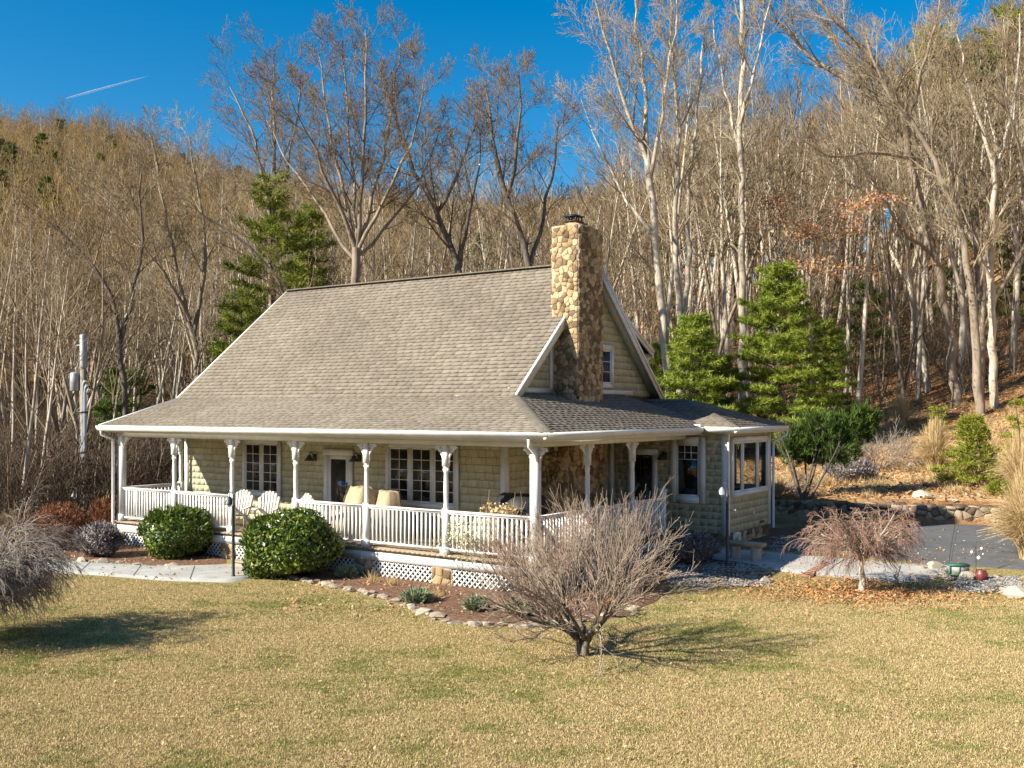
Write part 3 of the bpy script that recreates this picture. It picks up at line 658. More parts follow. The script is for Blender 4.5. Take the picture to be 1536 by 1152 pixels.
# windows and doors ------------------------------------------------
def window(O, u, n, u0, u1, z0, z1, sashes, cols, rows, cas=.11, toprows=None, gl='glass'):
    """frame stands proud of the shingles; a sash, a dark pane and muntins per light"""
    O = Vector(O); u = Vector(u); n = Vector(n); z = Vector((0,0,1)); mb = MB(); B = lambda m_, a, b: m_.obox(O, u, n, z, a, b)
    B(mb,(u0-cas,0,z0-cas),(u0,.06,z1+cas)); B(mb,(u1,0,z0-cas),(u1+cas,.06,z1+cas)); B(mb,(u0,0,z1),(u1,.058,z1+cas+.02)); B(mb,(u0-(.0),0,z0-cas),(u1,.07,z0))
    W = (u1-u0); mul = .075; sw = (W-mul*(len(sashes)-1))/sum(sashes); x = u0; pos = []
    for i, s_ in enumerate(sashes):
        pos.append((x, x+sw*s_)); x += sw*s_
        if i < len(sashes)-1: B(mb,(x,0,z0),(x+mul,.052,z1)); x += mul
    wd = mb.build('window', M['white'], house)
    for (a, b) in pos:
        m2 = MB(); f = .045
        B(m2,(a,0,z0),(a+f,.044,z1)); B(m2,(b-f,0,z0),(b,.044,z1)); B(m2,(a+f,0,z0),(b-f,.043,z0+f)); B(m2,(a+f,0,z1-f),(b-f,.043,z1))
        gz0, gz1 = z0+f, z1-f
        if rows:
            tr = toprows if toprows else (gz0, gz1)
            zz0 = gz0 if not toprows else gz1-(gz1-gz0)*toprows
            for i in range(1, cols): xx = a+f+(b-a-2*f)*i/cols; B(m2,(xx-.009,.018,zz0),(xx+.009,.034,gz1))
            for j in range(1 if not toprows else 0, rows): yy = zz0+(gz1-zz0)*j/rows; B(m2,(a+f,.018,yy-.009),(b-f,.0335,yy+.009))
        m2.build('sash', M['white'], wd)
        m3 = MB(); B(m3,(a+f-.002,.016,gz0),(b-f+.002,.024,gz1)); m3.build('pane', M[gl], wd)
    return wd
wf = lambda a, b: (onY(a, WY)[0], onY(b, WY)[0])
u0, u1 = wf(370, 419); z1 = onY(395, WY, 665)[1]; z0 = onY(395, WY, 738)[1]
window((0,WY-.014,0),(1,0,0),(0,-1,0), u0, u1, z0, z1, [1,1], 2, 5)
u0, u1 = wf(586, 684); window((0,WY-.014,0),(1,0,0),(0,-1,0), u0, u1, z0, z1, [1,1,1], 2, 5)
yu0, yu1 = onY(1016, AY)[0], onY(1050, AY)[0]; z1 = onY(1033, AY, 666)[1]; z0 = onY(1033, AY, 744)[1]
window((0,AY-.014,0),(1,0,0),(0,-1,0), yu0, yu1, z0, z1, [1], 3, 2, cas=.17, toprows=.28)
window((AX+.014,0,0),(0,1,0),(1,0,0), AY+.30, AE-.30, 1.62, 2.90, [.8,1.35,.9], 1, 0, cas=.10, gl='glass_bay')
y0 = onX(905, WX)[0]; window((0,AE+.014,0),(-1,0,0),(0,1,0), -AX+.15, -WX-.45, 1.62, 2.90, [1,1,1], 1, 0, cas=.10, gl='glass_bay')
window((WX+.014,0,0),(0,1,0),(1,0,0), 6.15, 7.05, 4.42, 5.32, [1], 2, 3, cas=.12)
window((AX-.01,0,0),(0,1,0),(1,0,0), AY+.42, AY+.75, .30, .52, [1], 1, 0, cas=.05)
def door(O, u, n, u0, u1, z1, style):
    O = Vector(O); u = Vector(u); n = Vector(n); z = Vector((0,0,1)); B = lambda m_, a, b: m_.obox(O, u, n, z, a, b)
    mb = MB(); cas = .14; z0 = DZ
    B(mb,(u0-cas,0,z0),(u0,.06,z1)); B(mb,(u1,0,z0),(u1+cas,.06,z1)); B(mb,(u0-cas-.02,0,z1),(u1+cas+.02,.065,z1+.16)); B(mb,(u0,0,z0),(u1,.05,z0+.04))
    fr = mb.build('door_frame', M['white'], house)
    mb = MB(); f = .10
    B(mb,(u0,0,z0+.04),(u0+f,.04,z1)); B(mb,(u1-f,0,z0+.04),(u1,.04,z1)); B(mb,(u0+f,0,z1-f),(u1-f,.039,z1)); B(mb,(u0+f,0,z0+.04),(u1-f,.039,z0+.20))
    dr = mb.build('door', M['white'] if style == 0 else M['door'], fr)
    mb = MB(); B(mb,(u0+f,.0,z0+.2),(u1-f,.022,z1-f)); mb.build('door_pane', M['glass'], fr)
    if style:
        mb = MB()
        for i in range(1,3): xx = u0+f+(u1-u0-2*f)*i/3; B(mb,(xx-.009,.02,z1-.58),(xx+.009,.034,z1-f))
        for j in (0,1): B(mb,(u0+f,.02,z1-.60+.24*j),(u1-f,.0335,z1-.58+.24*j))
        B(mb,(u0+f,.0,z0+.2),(u1-f,.036,z1-.60)); mb.build('door_panel', M['door'], fr)
    mb = MB(); B(mb,(u1-.075,.04,z0+.98),(u1-.035,.055,z0+1.2)); B(mb,(u1-.10,.07,z0+1.0),(u1-.04,.085,z0+1.02)); B(mb,(u1-.06,.05,z0+1.0),(u1-.045,.08,z0+1.02)); mb.build('door_handle', M['black'], fr)
M['door'] = mat('dark_door', (.035,.028,.02), (.05,.04,.03), 3, .4, spec=.5)
u0, u1 = wf(494, 525); door((0,WY-.014,0),(1,0,0),(0,-1,0), u0, u1, onY(510,WY,683)[1], 0)
u0, u1 = onY(950,AY)[0], onY(980,AY)[0]; door((0,AY-.014,0),(1,0,0),(0,-1,0), u0, u1, onY(965,AY,682)[1], 1)
def wall_lamp(x, y, z):
    mb = MB(); mb.box((x-.06,y-.035,z-.09),(x+.06,y,z+.09)); mb.tube([(x,y-.03,z+.03),(x,y-.12,z+.14),(x,y-.20,z+.12),(x,y-.21,z+.03)], .014, 6)
    o = part(mb, 'wall_lantern', 'black')
    MB().lathe([(.02,.05),(.05,.04),(.07,-.02),(.13,-.09),(.13,-.10),(.0,-.07)], (x,y-.21,z+.02), 14).build('lamp_shade', M['black'], o)
for px, py in ((473,686),(540,687)): x, z = onY(px, WY, py); wall_lamp(x, WY-.012, z)
x, z = onY(998, AY, 684); wall_lamp(x, AY-.012, z)
# small fittings: outlet, house number plate, pipe
b = MB(); Y_, Z_ = onX(1129, AX, 769); b.box((AX+.014,Y_-.04,Z_-.06),(AX+.04,Y_+.04,Z_+.06)); part(b, 'socket_cover', 'white')
b = MB(); Y_, Z_ = onX(1142, AX, 782); b.box((AX+.014,Y_-.14,Z_-.03),(AX+.03,Y_+.14,Z_+.03)); part(b, 'crawl_vent', 'black')
# chimney ----------------------------------------------------------
CX0, CX1, CY0, CY1, CZ = WX-.03, -1.58, 4.24, 5.42, 8.24
b = MB(); b.box((CX0,CY0,KZ),(CX1,CY1,CZ)); b.box((WX,CY0-.45,DZ-.3),(CX1+.0,CY1+.05,3.12)); ch = part(b, 'chimney', 'mortar')
b = MB(); sz = .125; zc0 = 3.7
voronoi_stones(b, (CX0,CY0,zc0), (1,0,0), (0,0,1), CX1-CX0, CZ-zc0, sz, .024, seed=61)
voronoi_stones(b, (CX1,CY0,zc0), (0,1,0), (0,0,1), CY1-CY0, CZ-zc0, sz, .024, seed=62)
voronoi_stones(b, (CX1,CY1,zc0), (-1,0,0), (0,0,1), CX1-CX0, CZ-zc0, sz, .024, seed=63)
voronoi_stones(b, (CX0,CY1,6.2), (0,-1,0), (0,0,1), CY1-CY0, CZ-6.2, sz, .05, seed=64)
voronoi_stones(b, (CX0,CY0,CZ), (1,0,0), (0,1,0), CX1-CX0, CY1-CY0, .3, .03, seed=65)
part(b, 'chimney_stone', 'stone', ch); b = MB()
voronoi_stones(b, (WX,CY0-.45,DZ), (1,0,0), (0,0,1), CX1-WX, 2.45, sz, .05, seed=66)
voronoi_stones(b, (CX1,CY0-.45,DZ), (0,1,0), (0,0,1), CY1-CY0+.5, 2.45, sz, .05, seed=67)
part(b, 'chimney_stone', 'stone', ch)
fx, fy = (CX0+CX1)/2, CY0+.42
b = MB(); b.box((fx-.15,fy-.15,CZ),(fx+.15,fy+.15,CZ+.14)); part(b, 'chimney_flue', 'terracotta', ch)
b = MB()
for dx in (-.14,0,.14):
    for dy in (-.14,0,.14):
        if dx or dy: b.box((fx+dx-.012,fy+dy-.012,CZ+.14),(fx+dx+.012,fy+dy+.012,CZ+.27))
b.box((fx-.20,fy-.20,CZ+.27),(fx+.20,fy+.20,CZ+.29)); b.add([(fx-.2,fy-.2,CZ+.29),(fx+.2,fy-.2,CZ+.29),(fx+.2,fy+.2,CZ+.29),(fx-.2,fy+.2,CZ+.29),(fx,fy,CZ+.36)], t=[(0,1,4),(1,2,4),(2,3,4),(3,0,4)])
b.box((fx-.19,fy-.19,CZ+.138),(fx+.19,fy+.19,CZ+.155)); part(b, 'chimney_cap', 'black', ch)
b = MB(); b.lathe([(.09,CZ),(.09,CZ+.12),(.13,CZ+.13),(.14,CZ+.16),(.02,CZ+.2)], (fx,fy+.42,0), 12); part(b, 'flue_pipe', 'galv', ch)
b = MB(); b.box((GX-.9,CY0-.02,5.98),(CX0+.3,CY0+.0,6.2)); 
# ------------------------------------------------------------------ porch furniture
def adirondack(x, y, rz, label):
    r = thing('adirondack_chair', label, 'chair', (x, y, DZ), rz, 'adirondack chairs on the porch', .86)
    # faces -Y locally
    mb = MB()
    for i in range(7):
        f0 = (i-3)/3; h = .80*math.sqrt(1-.42*f0*f0); x0 = f0*.22; x1 = f0*.30
        A_0 = Vector((x0,.16,.33)); B_0 = Vector((x1,.16+h*.40,.33+h*.90)); T0 = Vector((x1*1.01,.16+h*.425,.33+h*.95))
        mb.prism([A_0-Vector((.035,0,0)), A_0+Vector((.035,0,0)), B_0+Vector((.0485,0,-.03*f0)), T0+Vector((.02,0,-.02*f0)), T0-Vector((.02,0,-.02*f0)), B_0-Vector((.0485,0,-.03*f0))], (0,.02,-.01))
    mb.obox((0,.34,.66),(1,0,0),(0,.4,.9),(0,-.9,.4),(-.27,-.03,-.05),(.27,.03,-.03))
    mb.build('backrest', M['chair'], r)
    mb = MB()
    for i in range(5): t = i/4; mb.obox((0,-.34+.11*i,.38-.02*i), (1,0,0), (0,1,0), (0,0,1), (-.27,0,-.01), (.27,.095,.012))
    mb.build('seat', M['chair'], r)
    for s_ in (-1, 1):
        MB().box((s_*.27-.015,-.36,0),(s_*.27+.015,-.26,.56)).build('leg', M['chair'], r)
        MB().prism([(s_*.27-.012,-.3,.30),(s_*.27-.012,-.3,.39),(s_*.27-.012,.50,.12),(s_*.27-.012,.50,.0),(s_*.27-.012,.42,.0)], (.024,0,0)).build('leg', M['chair'], r)
        MB().box((s_*.30-.07,-.42,.56),(s_*.30+.07,.33,.585)).build('armrest', M['chair'], r)
X1 = onY(365, 1.15)[0]; adirondack(X1, 1.0, .55, 'pale adirondack chair on the porch, partly behind the post beside the lamp')
X1 = onY(402, 1.15)[0]; adirondack(X1, 1.1, .62, 'pale adirondack chair on the porch under the double window, its fan back in full view')
X1 = onY(446, 1.15)[0]; adirondack(X1, 1.15, .30, 'pale adirondack chair on the porch, behind the post nearest the front door on its left')
def cover(x, y, wx, wy, h, label, rz=0):
    """furniture under a draped fabric cover: high back, sloping arms"""
    r = thing('covered_armchair', label, 'covered chair', (x, y, DZ), rz, 'tan covered chairs on the porch')
    n = 17; U = np.linspace(-1, 1, n); prof = []
    xs, ys = np.meshgrid(np.linspace(-1,1,25), np.linspace(-1,1,25), indexing='ij')
    back = h*(.92+.0*xs); z = np.where(ys > .15, h, h*(.52+.0*ys)+ (h*.48)*ss(ys, -.35, .25))
    arm = h*.66*ss(np.abs(xs), .62, .72); z = np.maximum(z, arm)
    edge = np.maximum(np.abs(xs), np.abs(ys)); z = z*(1-ss(edge, .86, 1.0)*1.0)+.03
    z += .02*np.sin(xs*9+ys*4)+.012*np.sin(xs*17-ys*13)
    fl = 1+.08*(1-z/h)
    V = np.stack([xs*wx/2*fl, ys*wy/2*fl, np.maximum(z,.04)], -1); ix = np.arange(625).reshape(25,25)
    MB().add(V.reshape(-1,3), np.stack([ix[:-1,:-1], ix[1:,:-1], ix[1:,1:], ix[:-1,1:]], -1).reshape(-1,4)).build('fabric_cover', M['tan'], r, smooth=True)
    for dx in (-1,1):
        for dy in (-1,1): MB().box((dx*wx*.4-.02,dy*wy*.4-.02,0),(dx*wx*.4+.02,dy*wy*.4+.02,.12)).build('leg', M['black'], r)
X1 = onY(530, 1.0)[0]; cover(X1, .95, .95, .9, 1.18, 'tan fabric covered armchair on the porch in front of the glazed door', -.35)
X1 = onY(571, 1.1)[0]; cover(X1, 1.1, .85, .85, 1.10, 'tan fabric covered armchair on the porch below the left edge of the triple window', -.5)
X1 = onY(786, 1.6)[0]   # grill
gr = thing('grill', 'black barbecue grill with a rounded lid at the corner of the porch', 'grill', (X1, 1.5, DZ), 0, None, 1.12)
lp = [(-.33,.62),(-.33,.80),(-.28,.97),(-.15,1.08),(0,1.11),(.15,1.08),(.28,.97),(.33,.80),(.33,.62)]
MB().prism([(-.42, y_, z_) for y_, z_ in lp], (.84,0,0)).build('lid', M['cover_black'], gr)
MB().box((-.40,-.28,.06),(.40,.28,.62)).build('cabinet', M['cover_black'], gr)
MB().tube([(-.3,-.40,.86),(.3,-.40,.86)], .014, 8, True).tube([(-.28,-.40,.86),(-.28,-.3,.86)], .01, 6).tube([(.28,-.40,.86),(.28,-.3,.86)], .01, 6).build('handle', M['galv'], gr)
MB().box((.42,-.25,.60),(.72,.25,.63)).build('side_shelf', M['black'], gr)
for dx in (-1,1): MB().tube([(dx*.42,-.2,.07),(dx*.38,-.2,.07)], .07, 14, True).build('wheel', M['black'], gr)

# ------------------------------------------------------------------ posts, lamps, bench, box
def lamp_post(p, label, top=1.86, bar=False, rz=0.):
    r = thing('lamp_post', label, 'lamp post', p, rz, 'short garden lamp posts')
    MB().lathe([(.055,0),(.055,.04),(.035,.08),(.032,top-.35),(.04,top-.34),(.04,top-.30),(.022,top-.28),(.022,top-.14)], (0,0,0), 10).build('post', M['lampmetal'], r)
    c_ = [( -.0,0,top-.16)]+[(-.065+.065*math.cos(a),0,top-.10+.09*math.sin(a)) for a in np.linspace(0,PI,9)]+[(-.13,0,top-.13)]
    MB().tube(c_, .011, 6).build('crook', M['lampmetal'], r)
    MB().lathe([(.012,.03),(.03,.02),(.05,-.01),(.085,-.07),(.11,-.13),(.115,-.15),(.09,-.14),(.0,-.05)], (-.13,0,top-.14), 16).build('lamp_shade', M['lampmetal'] if not bar else M['galv'], r)
    MB().lathe([(.0,-.22),(.03,-.2),(.042,-.16),(.03,-.12)], (-.13,0,top-.14), 10).build('bulb', M['white'], r)
    if bar:
        MB().tube([(-.2,0,top-.62),(.2,0,top-.62)], .009, 6, True).lathe([(.0,-.025),(.025,0),(0,.025)], (.2,0,top-.62), 8).lathe([(.0,-.02),(.02,0),(0,.02)], (-.2,0,top-.62), 8).build('ladder_bar', M['galv'], r)
    return r
lamp_post(hit(350, 868), 'dark lamp post with a bell shade between the two round evergreen bushes', 1.92)
lamp_post(hit(1091, 850), 'dark lamp post with a crossbar standing beside the stone bench', 1.92, True)
lamp_post(at(115, 790, 32).xy.to_3d(), 'far lamp post showing above the brown bush at the foot of the utility pole', 1.3)
bp = hit(1118, 842); be = thing('stone_bench', 'pale stone garden bench beside the lamp post near the sunroom corner', 'bench', bp, math.radians(-6))
b = MB(); b.obox((0,0,0),(1,0,0),(0,1,0),(0,0,1),(-.46,-.17,.38),(.46,.17,.45)); b.box((-.44,-.15,.35),(.44,.15,.38)); b.build('seat', M['flag'], be)
for dx in (-.27,.27): MB().prism([(dx-.09,-.13,0),(dx+.09,-.13,0),(dx+.07,-.11,.1),(dx+.07,-.11,.28),(dx+.1,-.13,.349),(dx-.1,-.13,.349),(dx-.07,-.11,.28),(dx-.07,-.11,.1)], (0,.26,0)).build('leg', M['concrete'], be)
pp = at(125, 790, 36); pp.z = terr1(pp.x, pp.y)
up = thing('utility_pole', 'wooden utility pole with grey conduits and a transformer at the edge of the woods', 'utility pole', pp, TH, None, (.82,.82,1))
MB().tube([(0,0,-.3),(0,0,3),(0,0,6.3)], [.15,.14,.12], 14, True).build('pole', M['polewood'], up, smooth=False)
for k, (dx, r_, top) in enumerate(((.13,.055,4.45),(.05,.05,4.6),(.19,.03,4.3))):
    MB().tube([(dx,-.17,0),(dx,-.17,top-.2),(dx+.02,-.17,top),(dx+.08,-.17,top+.12),(dx+.16,-.17,top+.1)], r_, 8).build('conduit', M['pvc'], up)
MB().lathe([(.14,5.15),(.15,5.2),(.15,6.3),(.10,6.34)], (0,0,0), 14).build('pole_cap', M['galv'], up)
b = MB(); b.lathe([(.15,4.35),(.2,4.38),(.2,4.95),(.17,5.0),(.06,5.02)], (-.36,0,0), 14); b.lathe([(.03,5.0),(.05,5.05),(.03,5.1),(.05,5.14),(.02,5.2)], (-.30,0,0), 8); b.box((-.2,-.03,4.6),(-.1,.03,4.7))
b.build('transformer', M['galv'], up)
b = MB(); b.bar((-.35,0,5.95),(.0,0,5.95),.05); b.lathe([(.03,5.95),(.05,6.0),(.02,6.08)], (-.33,0,0), 8); b.tube([(-.33,0,6.0),(-.38,0,5.6),(-.34,0,5.15)], .012, 5); b.build('crossarm', M['galv'], up)
for z_ in (.9,2.2,3.6): up_b = MB(); up_b.box((-.16,-.23,z_),(.24,-.15,z_+.05)); up_b.build('strap', M['black'], up)
# display box on the bank, rods, pot, hanging ornaments
bx = hit(1437, 868); g_ = thing('planter_box', 'small white sided box with green trim standing on rocks beside the driveway', 'box', bx, TH-.1, None, .68)
MB().box((-.30,-.16,.16),(.30,.16,.42)).build('box_body', M['concrete'], g_); MB().box((-.33,-.19,.42),(.33,.19,.455)).box((-.32,-.18,.13),(.32,.18,.158)).box((-.315,-.175,.16),(-.27,-.155,.42)).box((-.02,-.175,.16),(.02,-.162,.42)).build('box_trim', M['greenbox'], g_)
for dx in (-.2,.2): MB().box((dx-.06,-.1,-.02),(dx+.06,.1,.13)).build('foot', M['flag'], g_)
p = hit(1472, 872); pt = thing('flower_pot', 'dark red glazed pot lying by the white and green box', 'pot', p, 0, None, .75); MB().lathe([(.09,0),(.15,.08),(.18,.18),(.15,.27),(.12,.30),(.14,.32),(.11,.32),(.09,.2),(0,.15)], (0,0,0), 16).build('pot_body', M['redpot'], pt, smooth=True); MB().lathe([(.10,.22),(.1,.24),(0,.25)], (0,0,0), 12).build('soil', M['mulch'], pt)
p = hit(1421, 862); rd = MB(); rd.tube([(0,0,0),(.10,.05,.6),(.24,.1,1.25)], .008, 5); rd.tube([(.03,0,0),(.16,.05,.6),(.30,.1,1.15)], .006, 5); o = rd.build('fishing_rod', M['black']); o.location = p; o.rotation_euler = (0,0,TH); tag(o, 'two thin dark leaning rods beside the white and green box', 'rod')
p = hit(1464, 872); hk = thing('shepherd_hook', 'thin black garden hook with white glass ornaments in front of the driveway', 'garden hook', p, TH)
MB().tube([(0,0,0),(0,0,.75),(.02,0,.84),(.08,0,.86),(.12,0,.80)], .006, 5).tube([(0,0,.7),(-.05,0,.78),(-.09,0,.72)], .005, 5).build('hook_pole', M['black'], hk)
for dx, z_, s_ in ((.12,.70,.035),(-.09,.62,.035),(.06,.50,.045),(.15,.58,.02)): MB().lathe([(.0,s_),(s_*.8,s_*.4),(s_,-.1*s_),(s_*.5,-s_),(0,-s_)], (dx,0,z_), 10).build('ornament', M['white'], hk, smooth=True)

# ------------------------------------------------------------------ rocks
def rock_mesh(seed, flat=.45):
    rng = np.random.default_rng(seed); n = 13; P = rng.normal(size=(n,3)); P /= np.linalg.norm(P, axis=1)[:,None]; P *= np.array([1,.7,flat])*rng.uniform(.78,1.12,(n,1)); P[:,2] += flat*.5
    import bmesh
    bm = bmesh.new(); vs = [bm.verts.new(p) for p in P]; bmesh.ops.convex_hull(bm, input=vs)
    bmesh.ops.delete(bm, geom=[v for v in bm.verts if not v.link_faces], context='VERTS')
    bmesh.ops.bevel(bm, geom=bm.edges[:], offset=.025, segments=1, affect='EDGES')
    me = bpy.data.meshes.new('edging_stone'); bm.to_mesh(me); bm.free(); me.materials.append(M['flag']); return me
rocks = [rock_mesh(i, (.35,.5,.4,.6,.3,.45)[i]) for i in range(6)]
rr = random.Random(4)
def stone(p, s, k, label, cat, group, name='edging_stone', rz=0., m_=None):
    o = bpy.data.objects.new(name, rocks[k % 6]); C.objects.link(o); o.location = p; o.location.z -= s*.08; o.scale = (s,)*3; o.rotation_euler = (rr.gauss(0,.16),rr.gauss(0,.16),rz); return tag(o, label, cat, group)
rr = random.Random(4)
def edge(line, n, label, group, s0=.10, s1=.2, jit=.06):
    P = [hit(*q) for q in line]; A = np.array([(q.x,q.y) for q in P]); dd = np.r_[0,np.cumsum(np.linalg.norm(np.diff(A,axis=0),axis=1))]
    for i in range(n):
        t = dd[-1]*(i+.5+rr.uniform(-.3,.3))/n; x = np.interp(t,dd,A[:,0])+rr.gauss(0,jit); y = np.interp(t,dd,A[:,1])+rr.gauss(0,jit)
        stone((x,y,terr1(x,y)), rr.uniform(s0,s1), rr.randrange(6), label, 'edging stone', group, rz=rr.uniform(-.6,.6)+TH)
edge([(425,866),(470,874),(530,886),(580,898),(625,918),(680,934),(740,941),(790,941),(850,938),(905,926),(950,912)], 64, 'rough tan edging stone along the curved mulch bed before the porch', 'stones edging the front mulch bed', .09,.19)
edge([(75,838),(120,842),(170,846),(220,850),(262,852)], 22, 'rough grey edging stone between the left path and the bushes', 'stones edging the left path', .10,.19, .05)
edge([(1240,842),(1275,846),(1320,850),(1362,852)], 15, 'pale edging stone between the walkway and the driveway', 'stones between walkway and driveway', .10,.19, .07)
edge([(1385,850),(1410,856),(1440,876),(1480,882),(1530,890)], 18, 'pale rough stone heaped on the bank by the driveway', 'stones on the driveway bank', .10,.26, .18)
edge([(1010,862),(1050,872),(1100,878),(1150,874)], 14, 'grey flat stone in the shade round the lamp post by the bench', 'stones round the bench', .10,.19, .08)
for px, py, s_, lb in ((1382,748,.34,'round tan boulder on the slope above the retaining wall'),(1300,745,.16,'small stone on the slope left of the tan boulder'),(1433,752,.12,'small stone above the right end of the retaining wall'),(1368,700,.2,'pale stone at the foot of the straw grass clump'),(110,800,.42,'pale boulder at the left end of the bushes by the path'),(1525,897,.3,'white stone at the edge of the lawn, right of the pot')):
    stone(hit(px,py), s_, 3, lb, 'boulder' if s_ > .25 else 'stone', None, 'boulder' if s_ > .25 else 'stone')
# retaining wall
A0 = Vector(c2w(*WALL_A)+(0,)); A1 = Vector(c2w(*WALL_B)+(0,)); ud = (A1-A0).normalized(); nd = Vector((ud.y,-ud.x,0))
L_ = (A1-A0).length; rw = thing('retaining_wall', 'low dry stone retaining wall between the driveway and the hillside', 'retaining wall')
z0w = terr1(*(A0-nd*-.6).xy)
b = MB(); b.obox(A0, ud, nd, (0,0,1), (-1.2,-.3,-.2), (L_+.9,-.06,.74)); b.build('wall_core', M['roof_under'], rw)
b = MB(); P0 = A0-ud*1.2+nd*-.04; voronoi_stones(b, (P0.x,P0.y,.0), tuple(ud), (0,0,1), L_+2.1, .80, .17, .09, gap=.006, seed=9, stretch=1.9)
P0 = A0-ud*1.2-nd*.32; voronoi_stones(b, (P0.x,P0.y,.74), tuple(ud), tuple(-nd), .01, .01, .3) if 0 else None
for k in range(44):
    x_ = -1.1+(L_+1.9)*k/44+rr.uniform(-.1,.1); q = A0+ud*x_-nd*.17; w_ = rr.uniform(.12,.24)
    b.obox((q.x,q.y,.72), (ud*math.cos(.2)+nd*math.sin(rr.uniform(-.2,.2))).normalized(), -nd, (0,0,1), (-w_,-.16,0), (w_,.14,rr.uniform(.05,.13)))
b.build('wall_stone', M['wallstone_shade'], rw)
# brick strip across the walkway
P = [hit(1200,866), hit(1214,868), hit(1246,848), hit(1236,846)]; bs = MB()
for i in range(9):
    a = P[0].lerp(P[3], i/9); b_ = P[1].lerp(P[2], i/9); c_ = P[1].lerp(P[2], (i+.92)/9); d_ = P[0].lerp(P[3], (i+.92)/9)
    bs.prism([(q.x,q.y,terr1(q.x,q.y)+.0) for q in (a,b_,c_,d_)], (0,0,.058))
tag(bs.build('brick_paving', M['brick']), kind='structure')

# ------------------------------------------------------------------ plants
def rot_about(d, axis_, ang):
    c_, s_ = math.cos(ang), math.sin(ang); return d*c_+np.cross(axis_, d)*s_+axis_*(axis_@d)*(1-c_)
def grow(mbs, rng, p0, d0, L, r0, lv, P, tips=None):
    cf = P[lv]; n = cf.get('seg', 5); wd = cf.get('wander', .12); up_ = cf.get('up', .1)
    st = rng.normal(0, wd, (n, 3)); st[0] *= .2; D = np.array(d0)[None,:] + np.cumsum(st, 0); D[:,2] += up_*np.linspace(0, 1, n)
    D /= np.linalg.norm(D, axis=1)[:,None]
    pts = np.vstack([p0, p0+np.cumsum(D*(L/n), 0)]); tp = cf.get('taper', .35)
    rad = r0*(1-(1-tp)*np.linspace(0,1,n+1)); rad = np.maximum(rad, cf.get('rmin', .006))
    mbs[min(lv, len(mbs)-1)].tube(pts, rad, cf.get('sides', 4))
    branch_along(mbs, rng, pts, D, rad, L, lv, P, tips)
    if tips is not None and lv == len(P)-1: tips.append((pts, D[-1]))
def branch_along(mbs, rng, pts, D, rad, L, lv, P, tips=None):
    if lv+1 >= len(P): return
    cf = P[lv]; ch = P[lv+1]; n = len(pts)-1
    m = cf['nch'] if not isinstance(cf['nch'], tuple) else rng.integers(*cf['nch']); az = rng.uniform(0, 6.28); s0 = cf.get('start', .3)
    for k in range(m):
        t = s0+(1-s0)*(k+rng.uniform(.1,.9))/m; x = t*n; i = min(int(x), n-1); fr = x-i
        p = pts[i]*(1-fr)+pts[i+1]*fr; d = D[min(i, len(D)-1)]; az += 2.4+rng.uniform(-.5,.5)
        ref = np.array([0,0,1.]) if abs(d[2]) < .95 else np.array([1.,0,0]); a1 = np.cross(d, ref); a1 /= np.linalg.norm(a1)
        a1 = rot_about(a1, d, az); ang = cf.get('ang', .8)*rng.uniform(.75,1.25)*(1-.25*t)
        nd_ = rot_about(d, a1, ang); Lc = L*cf.get('lr', .5)*rng.uniform(.7,1.15)*(1-cf.get('fall', .5)*((t-s0)/(1-s0+1e-6)))
        rc = (rad[i]*(1-fr)+rad[i+1]*fr)*cf.get('rr', .55)
        grow(mbs, rng, p, nd_, Lc, rc, lv+1, P, tips)
def tree_forest(seed, H=16, r=.16, clear=.45, dens=1., sides0=7, fine=.011, ang=.72):
    rng = np.random.default_rng(seed); tr, br = MB(), MB()
    P = [dict(seg=9, wander=.022, up=.06, nch=int(13*dens), start=clear, ang=ang, lr=.30, rr=.5, fall=.55, taper=.15, sides=sides0),
         dict(seg=5, wander=.10, up=.40, nch=int(5.5*dens), start=.2, ang=.6, lr=.62, rr=.55, fall=.45, taper=.3, sides=4, rmin=fine*1.2),
         dict(seg=4, wander=.13, up=.25, nch=int(3.6*dens), start=.2, ang=.65, lr=.65, rr=.6, fall=.3, taper=.4, sides=3, rmin=fine),
         dict(seg=2, wander=.15, up=.3, nch=0, taper=.6, sides=3, rmin=fine*.8)]
    lean = rng.normal(0, .05, 2)
    grow([tr, br], rng, np.array([0,0,-.4]), np.array([lean[0], lean[1], 1.]), H, r, 0, P)
    return tr, br
def tree_split(seed, H=15, r=.2, fork=.3, n=3, fine=.011, spread=.32, dens=1.):
    """trunk that forks low into several ascending limbs"""
    rng = np.random.default_rng(seed); tr, br = MB(), MB(); d = np.array([rng.normal(0,.05), rng.normal(0,.05), 1.])
    P0 = [dict(seg=4, wander=.03, up=.05, nch=0, taper=.8, sides=8)]
    base = np.array([0,0,-.4]); grow([tr], rng, base, d, H*fork, r, 0, P0); top = tr.v[-1][-8:].mean(0)
    P = [dict(seg=7, wander=.05, up=.18, nch=int(10*dens), start=.22, ang=.6, lr=.34, rr=.5, fall=.5, taper=.2, sides=6),
         dict(seg=5, wander=.10, up=.35, nch=int(5*dens), start=.2, ang=.6, lr=.62, rr=.55, fall=.45, taper=.3, sides=4, rmin=fine*1.2),
         dict(seg=3, wander=.13, up=.25, nch=int(3.6*dens), start=.2, ang=.65, lr=.65, rr=.6, fall=.3, taper=.4, sides=3, rmin=fine),
         dict(seg=2, wander=.15, up=.3, nch=0, taper=.6, sides=3, rmin=fine*.8)]
    for k in range(n):
        az = 2*PI*k/n+rng.uniform(-.5,.5); sp = spread*rng.uniform(.6,1.3)
        grow([tr, br], rng, top-np.array([0,0,.15]), np.array([math.cos(az)*sp, math.sin(az)*sp, 1.]), H*(1-fork)*rng.uniform(.85,1.05), r*.62, 0, P)
    return tr, br
